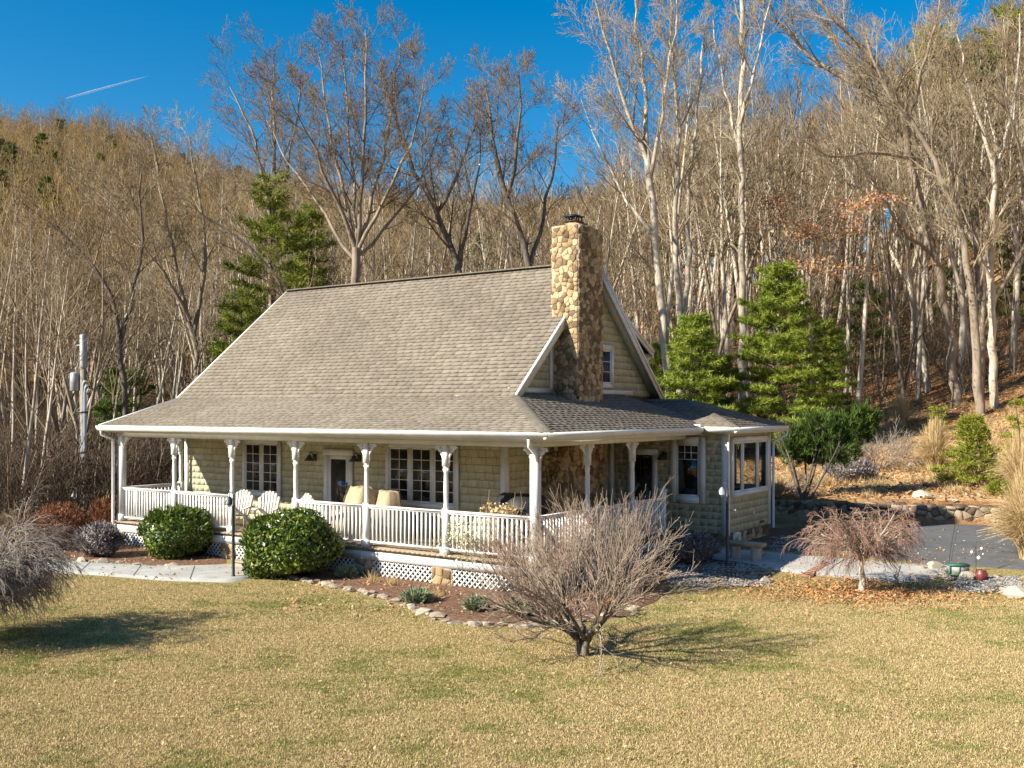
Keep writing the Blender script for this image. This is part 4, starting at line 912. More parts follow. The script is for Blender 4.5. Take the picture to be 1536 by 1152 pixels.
def put_tree(name, tr, br, mt, mbr, loc, label, cat='tree', group=None, rz=0, scale=1, smooth=True):
    r = thing(name, label, cat, loc, rz, group, scale); tr.build('trunk', M[mt], r, smooth=smooth); br.build('crown', M[mbr], r); return r
def leafcloud(mb, rng, C0, R, n, size, lump=.25, shell=.55, up_=.3, aspect=1.9, tri=False, lumps=26, squash=.0):
    """n leaf-sized faces spread through an uneven ellipsoid"""
    d = rng.normal(size=(n,3)); d /= np.linalg.norm(d, axis=1)[:,None]; k = rng.normal(size=(lumps,3)); k /= np.linalg.norm(k, axis=1)[:,None]
    amp = rng.uniform(-1,1,lumps); f = (np.exp((d@k.T-1)*14)*amp).sum(1); rad = (1+lump*f)*(shell+(1-shell)*rng.random(n)**.6)
    c_ = np.array(C0)+d*rad[:,None]*np.array(R)
    nrm = d*np.array([1,1,1.])+rng.normal(0,.55,(n,3)); nrm /= np.linalg.norm(nrm, axis=1)[:,None]
    u = np.cross(nrm, rng.normal(size=(n,3))); u[:,2] += up_*np.abs(u[:,2]); u /= np.linalg.norm(u, axis=1)[:,None]; v = np.cross(nrm, u); s_ = size*rng.uniform(.6,1.3,(n,1))
    q = np.stack([c_-u*s_*aspect/2, c_+v*s_/2, c_+u*s_*aspect/2, c_-v*s_/2], 1)
    if tri: mb.add(q[:,:3].reshape(-1,3), t=np.arange(n*3).reshape(-1,3))
    else: mb.add(q.reshape(-1,3), np.arange(n*4).reshape(-1,4))
def needles(mb, rng, P, Dv, n, L, w, spread=.7):
    """needle tufts: at every point of P, n thin triangles pointing roughly along Dv"""
    P = np.repeat(P, n, 0); D_ = np.repeat(Dv, n, 0)+rng.normal(0, spread, (len(P), 3)); D_ /= np.linalg.norm(D_, axis=1)[:,None]
    s_ = np.cross(D_, rng.normal(size=D_.shape)); s_ /= np.linalg.norm(s_, axis=1)[:,None]; l = L*rng.uniform(.6,1.2,(len(P),1)); P = P+rng.normal(0,.03,P.shape)
    q = np.stack([P-s_*w/2, P+s_*w/2, P+D_*l], 1); mb.add(q.reshape(-1,3), t=np.arange(len(P)*3).reshape(-1,3))
def pine(seed, H, Rb, start=.12, whorl=.45, per=6, tuft=9, nl=.22, nw=.03, loose=1., gap=.0, power=.8, step=.17):
    rng = np.random.default_rng(seed); tr, cr_ = MB(), MB(); tr.tube([(0,0,-.3),(0,0,H*.5),(rng.normal(0,.1),rng.normal(0,.1),H)], [H*.014+.03, H*.009+.02, .012], 7)
    z = H*start; P = []; Dv = []
    while z < H*.985:
        t = (z-H*start)/(H*(1-start)); R = Rb*(1-t)**power*(.75+.35*rng.random())+.12; az0 = rng.uniform(0,6.28)
        for k in range(per):
            if rng.random() < gap: continue
            az = az0+2*PI*k/per+rng.normal(0,.25); l = R*rng.uniform(.65,1.12); rise = .15+.5*t; m = 5
            s_ = np.linspace(0,1,m); pts = np.stack([np.cos(az)*l*s_, np.sin(az)*l*s_, z+l*(rise*s_-.18*s_**2*(1-t))], -1)
            tr.tube(pts, np.linspace(.008+.012*l,.006,m), 3)
            nb2 = max(3, int(l/step)); 
            for j in range(nb2):
                u_ = .22+.78*(j+rng.random())/nb2; base = np.array([np.cos(az)*l*u_, np.sin(az)*l*u_, z+l*(rise*u_-.18*u_**2*(1-t))])
                sl_ = l*.34*(1.15-u_)+.1
                for sg in (-1, 1):
                    a2 = az+sg*rng.uniform(.5,1.1); dv = np.array([math.cos(a2), math.sin(a2), .25]); 
                    for w_ in np.arange(.3,1.05,.35): P.append(base+dv*sl_*w_+rng.normal(0,.04,3)); Dv.append(dv)
        z += whorl*rng.uniform(.8,1.2)*(1-.3*t)
    P = np.array(P); Dv = np.array(Dv); needles(cr_, rng, P, Dv*.9+np.array([0,0,.3]), int(tuft), nl, nw, .55*loose+.2)
    return tr, cr_
def shrub(seed, n, L, r, params, spread=1., up0=1., tip=None):
    rng = np.random.default_rng(seed); tr, br = MB(), MB()
    for k in range(n):
        az = 2*PI*k/n+rng.uniform(-.4,.4); sp = spread*rng.uniform(.5,1.15)
        grow([tr, br], rng, np.array([math.cos(az)*.04, math.sin(az)*.04, -.05]), np.array([math.cos(az)*sp, math.sin(az)*sp, up0]), L*rng.uniform(.8,1.15), r*rng.uniform(.7,1.1), 0, params)
    return tr, br

# big spreading shrub in front of the porch
SP = [dict(seg=4, wander=.16, up=.15, nch=5, start=.25, ang=.7, lr=.9, rr=.62, fall=.25, taper=.55, sides=6),
      dict(seg=6, wander=.12, up=.22, nch=8, start=.12, ang=.6, lr=.62, rr=.55, fall=.3, taper=.4, sides=4, rmin=.0045),
      dict(seg=5, wander=.13, up=.22, nch=6, start=.15, ang=.55, lr=.5, rr=.6, fall=.3, taper=.5, sides=3, rmin=.0035),
      dict(seg=3, wander=.12, up=.2, nch=0, taper=.7, sides=3, rmin=.0030)]
rng = np.random.default_rng(7); tr, br, tp = MB(), MB(), MB()
for k in range(3): tr.tube([(0.03*k-.03,.02*(k-1),-.08),(.05*(k-1),.03*(k%2),.12),(.12*(k-1),.06*(k%2)-.03,.30),(.22*(k-1),.10*(k%2)-.06,.42)], [.075,.06,.045,.035], 8)
for k in range(12):
    az = 2*PI*k/12+rng.uniform(-.3,.3); sp = (.75, 1.5, 2.3)[k % 3]*rng.uniform(.85,1.15)
    grow([tr, br, tp], rng, np.array([math.cos(az)*.12, math.sin(az)*.09, .22+.05*(k%3)]), np.array([math.cos(az)*sp-.42*cr, math.sin(az)*sp-.42*sr, 1.0]), (1.22,1.25,1.15)[k%3]*rng.uniform(.85,1.1), .034, 0, SP)
fs = put_tree('bare_shrub', tr, br, 'bark_d', 'shrubtwig', hit(874, 984), 'large bare domed shrub on the lawn before the right corner of the porch', 'shrub')
tp.build('twigs', M['twigtip'], fs); fs.scale = (.95,.95,1.08)
# upright twiggy shrubs behind it, by the porch corner
UP = [dict(seg=5, wander=.05, up=.25, nch=7, start=.12, ang=.45, lr=.55, rr=.6, fall=.3, taper=.4, sides=4, rmin=.005),
      dict(seg=4, wander=.07, up=.4, nch=6, start=.15, ang=.45, lr=.5, rr=.65, fall=.3, taper=.5, sides=3, rmin=.004),
      dict(seg=3, wander=.08, up=.3, nch=0, taper=.7, sides=3, rmin=.0032)]
tr, br = shrub(8, 22, 1.75, .014, UP, spread=.62, up0=1.1)
put_tree('bare_shrub', tr, br, 'twig_g', 'shrubtwig', hit(905, 892), 'tall bare twiggy shrub against the side railing right of the corner post', 'shrub')
tr, br = shrub(9, 24, 1.35, .013, UP, spread=.9, up0=1.0)
put_tree('bare_shrub', tr, br, 'twig_r', 'twig_r', hit(795, 900), 'low reddish bare shrub in the mulch bed under the corner of the porch', 'shrub')
tr, br = shrub(19, 10, 1.0, .012, UP, spread=.9, up0=.9)
put_tree('bare_shrub', tr, br, 'twig_g', 'shrubtwig', hit(955, 888), 'low bare grey shrub beside the shaded bed at the end of the side railing', 'shrub')
# pale seed head plant in front of the railing
rng = np.random.default_rng(12); tr, br = shrub(12, 16, 1.25, .008, [dict(seg=5, wander=.06, up=.3, nch=6, start=.2, ang=.5, lr=.4, rr=.6, fall=.3, taper=.4, sides=3, rmin=.0035), dict(seg=3, wander=.1, up=.3, nch=0, taper=.5, sides=3, rmin=.003)], spread=.75, up0=1.)
pf = thing('seed_shrub', 'loose shrub with pale yellow dried seed heads in front of the white railing', 'shrub', hit(706, 880)); tr.build('stems', M['twig_l'], pf); br.build('side_stems', M['twig_m'], pf)
lf = MB(); leafcloud(lf, rng, (0,0,1.0), (.92,.8,.55), 1500, .034, .5, .15, aspect=1.3); lf.build('seed_heads', M['paleleaf'], pf)
tr, br = shrub(13, 9, 1.75, .008, [dict(seg=5, wander=.05, up=.3, nch=5, start=.5, ang=.5, lr=.25, rr=.6, taper=.4, sides=3, rmin=.0035), dict(seg=2, wander=.1, up=.3, nch=0, taper=.5, sides=3, rmin=.003)], spread=.25, up0=1.)
pg = thing('dried_flower_stalks', 'tall tan dried flower stalks rising against the porch siding', 'plant', hit(752, 876)); tr.build('stems', M['straw'], pg); lf = MB(); leafcloud(lf, rng, (0,0,1.55), (.55,.4,.2), 420, .045, .5, .1, aspect=1.6); lf.build('flower_heads', M['straw'], pg); br.build('side_stems', M['straw'], pg)
# evergreen balls
def ball(px, py, R, label, seed, m_='boxleaf', n=11000, size=.05, name='evergreen_bush', cat='bush', grp='round evergreen bushes', tw='bark_d', lump=.26, cz=.92, shell=.72):
    rng = np.random.default_rng(seed); p = hit(px, py); r = thing(name, label, cat, p, 0, grp); lf = MB()
    leafcloud(lf, rng, (0,0,R[2]*cz), R, n, size, lump, shell, aspect=2.0, lumps=60)
    leafcloud(lf, rng, (0,0,R[2]*cz), (R[0]*.78,R[1]*.78,R[2]*.78), n//3, size*1.2, .1, .5, aspect=1.6)
    lf.build('foliage', M[m_], r)
    tr, br = shrub(seed+1, 7, R[2]*1.2, .022, [dict(seg=4, wander=.12, up=.2, nch=5, start=.3, ang=.6, lr=.6, rr=.6, taper=.5, sides=4), dict(seg=3, wander=.12, up=.2, nch=0, taper=.5, sides=3, rmin=.004)], spread=.6)
    br.n and tr.add(np.concatenate(br.v), np.concatenate(br.q)); tr.build('branches', M[tw], r)
    # upright sprigs break the outline
    sp = MB(); d = rng.normal(size=(170,3)); d[:,2] = np.abs(d[:,2])*.9-.1; d /= np.linalg.norm(d, axis=1)[:,None]
    P = np.array([0,0,R[2]*cz])+d*np.array(R)*.98; needles(sp, rng, P, d+np.array([0,0,.6]), 9, .13, .035, .35); sp.build('sprigs', M[m_], r)
    return r
ball(264, 836, (.90,.85,.66), 'round dark evergreen bush left of the lamp post, farther left of the pair', 31, n=12000)
ball(432, 866, (1.05,.95,.76), 'round dark evergreen bush right of the lamp post, the larger of the pair', 33, n=15000)
ball(92, 826, (.80,.7,.62), 'round red-brown bush left of the utility pole foot', 35, 'redleaf', 5200, .03, 'brown_bush', grp=None, lump=.2, shell=.5)
ball(147, 836, (.55,.5,.42), 'small grey purple bush in front of the brown bush by the path', 37, 'greyleaf', 4200, .034, 'grey_bush', grp=None, lump=.2)
ball(160, 812, (.45,.45,.6), 'reddish twiggy bush against the left porch corner', 39, 'redleaf', 1800, .026, 'brown_bush', grp=None, lump=.3, shell=.3)
ball(1040, 846, (.55,.5,.34), 'low dark shrub in the shade at the foot of the stone steps', 41, 'greyleaf', 2400, .035, 'low_shrub', grp=None, lump=.25)
ball(1276, 722, (.95,.7,.38), 'low dark grey shrub under the tall green shrub on the slope', 43, 'greyleaf', 5200, .04, 'low_shrub', grp=None, lump=.2)
ball(1500, 745, (.3,.3,.22), 'tiny yellow green tuft right of the straw grass', 45, 'pine_y', 700, .05, 'low_shrub', grp=None)
for px, py, r_ in ((625,905,.22),(520,868,.14),(715,918,.16),(780,925,.15)): ball(px, py, (r_,r_*.8,.09), 'low silver green plant in the mulch bed before the porch', int(px), 'silver', 500, .035, 'silver_plant', 'plant', grp='low silver plants in the mulch bed')
for px, py, r_ in ((470,860,.16),(560,875,.15),(590,880,.14),(655,900,.2)): 
    rng = np.random.default_rng(px); lf = MB(); needles(lf, rng, rng.normal(0,.06,(14,3))*np.array([1,1,.1]), np.tile([0,0,.9],(14,1)), 9, .3, .012, .6)
    o = lf.build('dry_tuft', M['straw']); o.location = hit(px, py); tag(o, 'dry brown tuft of perennial stems in the mulch bed', 'plant', 'dry tufts in the mulch bed')
# weeping forms
WP = [dict(seg=6, wander=.12, up=-.15, nch=11, start=.1, ang=.7, lr=.7, rr=.5, fall=.3, taper=.35, sides=5, rmin=.006),
      dict(seg=7, wander=.10, up=-1.0, nch=8, start=.1, ang=.5, lr=.55, rr=.55, fall=.3, taper=.4, sides=3, rmin=.004),
      dict(seg=5, wander=.10, up=-1.0, nch=4, start=.15, ang=.5, lr=.5, rr=.6, fall=.3, taper=.5, sides=3, rmin=.0032),
      dict(seg=3, wander=.10, up=-.5, nch=0, taper=.6, sides=3, rmin=.0028)]
def weeping(px, py, h, n, L, r, seed, mt, mb2, label, spread=1.5, tip=None, name='weeping_tree', P=WP, loc=None, up0=.9):
    rng = np.random.default_rng(seed); tr, br = MB(), MB(); mbs_ = [tr, br]+([MB()] if tip else [])
    pts = np.array([(0,0,-.1),(.03,0,h*.4),(-.02,.03,h*.75),(.02,0,h)]); tr.tube(pts, [r*1.35,r,r*.85,r*.7], 9)
    for k in range(n):
        az = 2*PI*k/n+rng.uniform(-.4,.4); sp = spread*rng.uniform(.6,1.2)
        grow(mbs_, rng, pts[-1]-np.array([0,0,.03]), np.array([math.cos(az)*sp, math.sin(az)*sp, up0]), L*rng.uniform(.8,1.15), r*.5, 0, P)
    o = put_tree(name, tr, br, mt, mb2, loc or hit(px, py), label, 'tree')
    if tip: mbs_[2].build('twigs', M[tip], o)
    return o
weeping(1292, 888, .66, 14, 1.06, .065, 52, 'bark_l', 'twig_l', 'small weeping tree with reddish bare twigs standing on the lawn before the walkway', spread=1.25, up0=1.05, tip='twig_r')
lx, ly = c2w(-8.75, 16.6)
weeping(0, 0, .75, 32, 1.38, .09, 53, 'bark_d', 'twig_g', 'bare grey weeping shrub at the left edge of the lawn', name='weeping_shrub', loc=(lx, ly, terr1(lx, ly)), up0=.9)
# multi stemmed shrub with green top on the slope
p = hit(1208, 752); rng = np.random.default_rng(60); tr, br = MB(), MB()
MS = [dict(seg=6, wander=.06, up=.12, nch=5, start=.4, ang=.5, lr=.45, rr=.55, taper=.3, sides=5), dict(seg=4, wander=.1, up=.3, nch=4, start=.2, ang=.5, lr=.5, rr=.6, taper=.4, sides=3, rmin=.006), dict(seg=2, wander=.1, up=.3, nch=0, taper=.5, sides=3, rmin=.005)]
for k, (da, L, sp) in enumerate(((-2.2,2.4,.55),(-1.4,2.6,.3),(-.5,2.6,.2),(.4,2.7,.3),(.9,2.2,.75),(2.6,2.3,.5),(1.8,2.5,.35))):
    az = TH+da*0+ (PI if da < 0 else 0)+rng.normal(0,.5); grow([tr, br], rng, np.array([rng.normal(0,.08), rng.normal(0,.08), -.05]), np.array([math.cos(az)*sp, math.sin(az)*sp, 1.]), L, .05, 0, MS)
ms = put_tree('tall_shrub', tr, br, 'bark_d', 'bark_d', p, 'tall green topped shrub with many dark bare stems beside the sunroom', 'shrub')
lf = MB()
for q, R in (((.30,.35,2.15),(.75,.7,.7)),((-.35,.15,1.75),(.6,.6,.6)),((1.0,.75,2.35),(.7,.65,.6)),((.75,.6,1.6),(.75,.6,.5)),((1.55,1.1,2.5),(.4,.4,.55)),((.0,.9,1.5),(.6,.5,.4))):
    d = rng.normal(size=(235,3)); d /= np.linalg.norm(d,axis=1)[:,None]; rd_ = (.35+.65*rng.random((235,1))**.5)*(1+.22*np.sin(d[:,:1]*7+d[:,1:2]*5))
    needles(lf, rng, np.array(q)+d*rd_*np.array(R), d*.5+np.array([0,0,.75]), 15, .20, .03, .45)
lf.build('foliage', M['juniper'], ms)
TWG = [dict(seg=5, wander=.1, up=.05, nch=8, start=.15, ang=.6, lr=.6, rr=.6, fall=.3, taper=.4, sides=4, rmin=.007), dict(seg=4, wander=.12, up=.05, nch=7, start=.15, ang=.6, lr=.55, rr=.65, fall=.3, taper=.5, sides=3, rmin=.006), dict(seg=3, wander=.12, up=0, nch=0, taper=.7, sides=3, rmin=.005)]
tr, br = shrub(62, 16, 1.5, .016, TWG, spread=1.2, up0=.8); put_tree('grey_shrub', tr, br, 'twig_g', 'twig_g', hit(1318, 705), 'bare silver grey twiggy shrub leaning right of the tall green shrub', 'shrub')
tr, br = shrub(63, 11, .9, .012, TWG, spread=1.2, up0=.7); put_tree('grey_shrub', tr, br, 'twig_g', 'twig_g', hit(1166, 745), 'sparse bare shrub on the slope just right of the sunroom windows', 'shrub')
tr, br = shrub(64, 13, 1.0, .010, TWG, spread=1.1, up0=.8); put_tree('grey_shrub', tr, br, 'twig_m', 'twig_m', hit(20, 815), 'brown bare brush at the left edge where the woods begin', 'shrub')
# ornamental grasses
def grass_clump(px, py, H, R, n, label, seed, loc=None, w=.012):
    rng = np.random.default_rng(seed); m = 6; az = rng.uniform(0,6.28,n); l = H*rng.uniform(.55,1.1,n); bend = rng.uniform(.05,1.,n)**1.6*R; b0 = rng.uniform(0,.5,n)*R*.6
    s_ = np.linspace(0,1,m); z = l[:,None]*(s_-.62*((bend/R)[:,None]**1.3)*s_**2.6); rr_ = b0[:,None]+bend[:,None]*s_**1.7
    X = np.cos(az)[:,None]*rr_; Y = np.sin(az)[:,None]*rr_; C_ = np.stack([X,Y,z], -1); sd_ = np.stack([-np.sin(az),np.cos(az),0*az],-1); sd_ += rng.normal(0,.6,sd_.shape); sd_ /= np.linalg.norm(sd_,axis=1)[:,None]
    W_ = w*(1-.75*s_)[None,:,None]; V = np.stack([C_-sd_[:,None]*W_, C_+sd_[:,None]*W_], 2).reshape(n, m*2, 3)
    q = np.array([(2*i,2*i+1,2*i+3,2*i+2) for i in range(m-1)]); Q = (q[None]+(np.arange(n)*m*2)[:,None,None]).reshape(-1,4)
    mb = MB().add(V.reshape(-1,3), Q)
    o = mb.build('ornamental_grass', M['straw']); o.location = loc or hit(px, py); return tag(o, label, 'grass clump', 'straw coloured grass clumps')
grass_clump(1402, 708, 1.9, .75, 2600, 'tall straw coloured grass clump left of the young pine', 71)
grass_clump(1552, 842, 2.2, 1.05, 5600, 'largest pale straw grass clump at the right edge by the driveway', 72)
grass_clump(1352, 640, 1.5, .8, 900, 'faded grass clump on the slope above the grey shrub', 73)
grass_clump(1535, 745, 2.0, 1.0, 2200, 'pale straw grass clump behind the largest one at the right edge', 74)
grass_clump(1165, 745, .7, .5, 600, 'small straw grass tuft just right of the sunroom', 75)
# young pines on the slope
def put_pine(px, py, H, Rb, seed, label, m_='pine', loc=None, grp=None, rz=0, **k):
    tr, cr_ = pine(seed, H, Rb, **k); return put_tree('pine_tree', tr, cr_, 'bark_d', m_, loc or hit(px, py), label, 'pine tree', grp, rz)
put_pine(1458, 728, 2.25, 1.05, 81, 'young yellow green pine on the slope right of the straw grass', 'pine_y', tuft=7, nl=.16, nw=.03, whorl=.24, per=6, start=.08)
put_pine(1408, 650, 1.2, .5, 82, 'tiny pale pine on the slope behind the straw grass', 'pine_y', tuft=5, nl=.14, nw=.03, whorl=.3, per=4, gap=.3)
put_pine(1530, 700, 2.3, .9, 83, 'thin yellow green pine at the right edge of the slope', 'pine_y', tuft=6, nl=.15, nw=.03, whorl=.35, per=4, gap=.2)
def depth_loc(px, b): x, y = c2w((px-768)/FPX*b, b); return Vector((x, y, terr1(x, y)))
for px, b, top, R, sd_, lb in ((1040,43,474,2.0,84,'dense green pine behind the back corner of the roof, left of the tallest'),
                           (1168,44,405,2.45,85,'tallest of the dense green pines behind the sunroom roof'),
                           (1078,45,535,1.2,86,'lowest green pine in the gap between the two larger ones behind the sunroom'),
                           (998,47,515,1.5,87,'green pine closest to the gable rake of the house'),
                           (1238,50,480,1.6,88,'darker green pine right of the tallest behind the sunroom')):
    l = depth_loc(px, b); H = CAM[2]+(612-top)/FPX*b-l.z
    put_pine(0, 0, H, R, sd_, lb, 'pine', loc=l, tuft=11, nl=.22, nw=.036, whorl=.42, per=8, start=.05, power=.5, gap=.10, loose=1.6, step=.2)
for px, b, top, R, sd_, lb, mm in ((1290,62,425,2.4,89,'thin dark pine among the pale trunks on the right slope','pine_d'),(1440,70,405,2.6,90,'dark pine sapling behind the white trunked tree','pine_d'),(1530,64,400,2.6,91,'dark green pine at the right edge of the woods','pine_d'),
                          (412,46,258,2.7,92,'tall loose green pine behind the left end of the roof','pine'),(362,43,450,2.0,93,'lower green pine beside the left roof slope','pine'),(465,51,300,2.0,94,'olive pine half hidden behind the big spreading tree','pine'),
                          (190,50,560,2.4,95,'small green pine in the woods right of the utility pole','pine_d'),(165,44,600,1.6,96,'low green pine beside the utility pole','pine_d')):
    l = depth_loc(px, b); H = CAM[2]+(612-top)/FPX*b-l.z
    put_pine(0, 0, H, R, sd_, lb, 'pine_m' if mm == 'pine' else mm, loc=l, tuft=7, nl=.40, nw=.045, whorl=.72, per=6, start=.18, power=.5, gap=.28, loose=1.4, step=.28)

for px, b, top, R, sd_, lb in ((1398,100,48,4.5,180,'tall yellow green pine on the ridge between the leaning tree and the white trunked tree'),(1525,92,8,5.0,181,'tall yellow green pine at the upper right corner'),(1462,112,60,4.0,182,'smaller pine on the ridge between the two tall ridge pines'),(1350,96,150,3.5,183,'dim green pine on the upper slope behind the leaning tree'),(1100,80,235,3.0,184,'dark pine on the far slope above the chimney side pines')):
    l = depth_loc(px, b); H = CAM[2]+(612-top)/FPX*b-l.z
    put_pine(0, 0, H, R, sd_, lb, 'pine_y' if px > 1370 else 'pine_d', loc=l, tuft=7, nl=.7, nw=.10, whorl=1.25, per=6, start=.5, power=.45, gap=.15, loose=1.3, step=.5)

# ------------------------------------------------------------------ big individual trees
HB = [dict(seg=6, wander=.07, up=.20, nch=7, start=.22, ang=.62, lr=.58, rr=.55, fall=.35, taper=.3, sides=5, rmin=.011),
      dict(seg=5, wander=.10, up=.22, nch=5, start=.2, ang=.62, lr=.62, rr=.6, fall=.3, taper=.4, sides=4, rmin=.008),
      dict(seg=4, wander=.13, up=.2, nch=4, start=.2, ang=.65, lr=.62, rr=.65, fall=.25, taper=.5, sides=3, rmin=.0065),
      dict(seg=3, wander=.14, up=.15, nch=0, taper=.7, sides=3, rmin=.006)]
def limb(mbs, rng, pts, r0, r1, nch, L, P=HB, sides=9, start=.3, ang=.7, rough=.02):
    """a limb along given points with branches off it"""
    K = np.array(pts, float); dd = np.r_[0, np.cumsum(np.linalg.norm(np.diff(K, axis=0), axis=1))]; n = max(8, int(dd[-1]/.8)); t = np.linspace(0, dd[-1], n+1)
    # smooth through the points
    X = np.stack([np.interp(t, dd, K[:,i]) for i in range(3)], -1)
    for _ in range(2): X[1:-1] = (X[:-2]+2*X[1:-1]+X[2:])/4
    X[1:-1] += rng.normal(0, rough*dd[-1]/n*3, X[1:-1].shape); rad = r0+(r1-r0)*np.linspace(0,1,n+1); mbs[0].tube(X, rad, sides)
    D = np.diff(X, axis=0); D /= np.linalg.norm(D, axis=1)[:,None]
    P2 = [dict(nch=nch, start=start, ang=ang, lr=L/dd[-1], rr=.42, fall=.35)]+P
    branch_along([mbs[0], mbs[1], mbs[1], mbs[1], mbs[1]], rng, X, D, rad, dd[-1], 0, P2)
    return X
def hero(name, label, b, base_px, limbs, mt='bark_m', mbr='twig_m', seed=0, P=HB):
    """limbs: list of (pixel points of the limb seen in the photo with depth offsets, r0, r1, n branches, branch length)"""
    rng = np.random.default_rng(seed); base = depth_loc(base_px, b); tr, br = MB(), MB(); O = np.array(base)
    for li in limbs:
        pts, r0, r1, nc, L = li[:5]; st = li[5] if len(li) > 5 else .3; K = []
        for q in pts:
            if q == 'base': K.append((0,0,-.3)); continue
            db = q[2] if len(q) > 2 else 0; K.append(np.array(at(q[0], q[1], b+db))-O)
        limb([tr, br], rng, K, r0, r1, nc, L, P=P, start=st)
    return put_tree(name, tr, br, mt, mbr, base, label, 'tree')
hero('spreading_tree', 'big bare tree with a rounded crown behind the middle of the roof', 42, 537, [
    (['base',(537,500),(535,400),(534,372)], .22, .17, 0, 1),
    ([(533,374),(505,300,-.5),(466,215,-1.2),(432,140,-2)], .10, .02, 12, 2.3, .15),
    ([(533,374),(515,290,.5),(490,170,1),(478,80,1.5)], .10, .02, 12, 2.2, .15),
    ([(534,374),(532,260,1),(520,150,1.5),(514,55,1.5)], .09, .02, 12, 2.2, .15),
    ([(535,372),(547,240,-.5),(550,130,-1),(548,45,-1)], .10, .02, 12, 2.2, .15),
    ([(536,374),(565,270,.6),(590,160,1.6),(600,65,2.4)], .10, .02, 12, 2.2, .15),
    ([(536,378),(585,290,-.8),(620,210,-2),(636,120,-3)], .09, .02, 12, 2.2, .15),
    ([(536,385),(600,320,1),(640,260,2),(660,190,3)], .075, .02, 10, 2.0, .2),
    ([(533,390),(480,310,1),(430,240,2.2),(400,180,3)], .08, .02, 11, 2.1, .15)], 'bark_m', 'twig_m', seed=101)
hero('forked_tree', 'bare tree with fine twigs left of the big spreading tree', 48, 405, [
    (['base',(405,450),(407,330)], .17, .13, 0, 1), ([(407,335),(395,250),(370,180,1),(345,130,1)], .11, .03, 9, 2.9, .15), ([(407,330),(412,220),(408,130,-1),(410,85,-1)], .12, .03, 9, 2.7, .15), ([(407,345),(425,260,1),(445,190,2),(450,110,2)], .10, .03, 8, 2.4, .15)], seed=102)
hero('leaning_tree', 'dark trunked bare tree leaning left over the right half of the roof ridge', 43, 700, [
    (['base',(700,520),(695,420),(668,345),(640,290),(612,240),(590,170,1),(575,110,1)], .24, .04, 14, 3.2, .5),
    ([(690,400),(700,330,-1),(715,270,-1),(720,200,-1)], .10, .03, 7, 2.4), ([(655,320),(690,260,1),(708,200,2),(720,160,2)], .09, .025, 7, 2.4)], 'bark_d', 'twig_m', seed=103)
hero('forked_tree', 'bare tree just left of the chimney with dark seed clusters at its top', 41, 802, [
    (['base',(802,520),(800,430),(785,360),(760,300),(745,240)], .20, .11, 4, 2, .5), ([(745,245),(735,180),(728,120,1)], .09, .025, 8, 1.9, .1), ([(760,300),(775,220,-1),(782,150,-1),(778,110,-1)], .09, .025, 8, 2.0, .1), ([(795,400),(815,320,1),(830,250,1),(838,180,1)], .10, .025, 8, 2.2, .2)], 'bark_d', 'twig_m', seed=104)
hero('tall_tree', 'tall pale tree with ascending limbs just right of the chimney', 44, 1003, [
    (['base',(1003,560),(997,480),(985,400),(978,300),(972,240)], .21, .15, 3, 2, .6), ([(972,245),(940,160),(910,70,-1),(890,-10,-1)], .11, .03, 11, 2.8, .1), ([(972,240),(965,140,1),(955,40,1),(950,-40,1)], .12, .03, 11, 2.7, .1), ([(975,270),(995,170,-1),(1010,70,-1),(1015,-10,-1)], .10, .03, 10, 2.6, .1), ([(985,360),(940,300,1),(900,230,1),(872,150,1)], .09, .02, 8, 2.6)], 'bark_l', 'twig_l', seed=105)
hero('tall_tree', 'pair of white trunks rising together right of the gable', 46, 1022, [
    (['base',(1022,560),(1018,440),(1012,330),(1020,200),(1010,90),(1005,-20)], .17, .06, 14, 2.3, .45), ([(1020,500),(1034,400,1),(1030,300,1),(1045,180,1),(1055,60,1)], .14, .04, 12, 2.2, .4)], 'bark_l', 'twig_l', seed=106)
hero('tall_tree', 'tall straight trunked tree above the pines, running off the top of the picture', 50, 1113, [
    (['base',(1113,480),(1113,350),(1110,200),(1115,60),(1112,-80)], .20, .10, 14, 2.6, .35), ([(1110,230),(1085,130,1),(1070,30,1)], .09, .03, 8, 2.2), ([(1113,180),(1140,80,-1),(1160,-20,-1)], .09, .03, 8, 2.4)], 'bark_l', 'twig_l', seed=107)
hero('leaning_tree', 'huge old tree leaning left across the upper right of the picture', 50, 1432, [
    (['base',(1428,520),(1405,400),(1385,320),(1368,250),(1340,190),(1295,130),(1262,85),(1240,30)], .25, .10, 14, 3.4, .35),
    ([(1368,250),(1355,160,-1),(1320,100,-2),(1270,50,-2),(1215,-10,-2)], .20, .07, 12, 3.0, .2), ([(1290,130),(1230,100,1),(1180,50,1),(1130,-10,1)], .14, .04, 10, 2.8, .2),
    ([(1385,240),(1290,225,-2),(1245,245,-3),(1205,210,-3)], .10, .03, 8, 2.0), ([(1370,170,-1),(1380,110,-2),(1400,60,-3),(1410,0,-3)], .09, .03, 8, 2.2), ([(1395,380),(1340,330,-2),(1290,235,-3)], .09, .025, 7, 1.8)], 'bark_m', 'twig_l', seed=108)
hero('leaning_tree', 'second leaning trunk just right of the huge old tree', 47, 1470, [
    (['base',(1462,480),(1440,330),(1415,270),(1380,200),(1330,140),(1300,60)], .22, .06, 12, 2.8, .35)], 'bark_m', 'twig_l', seed=109)
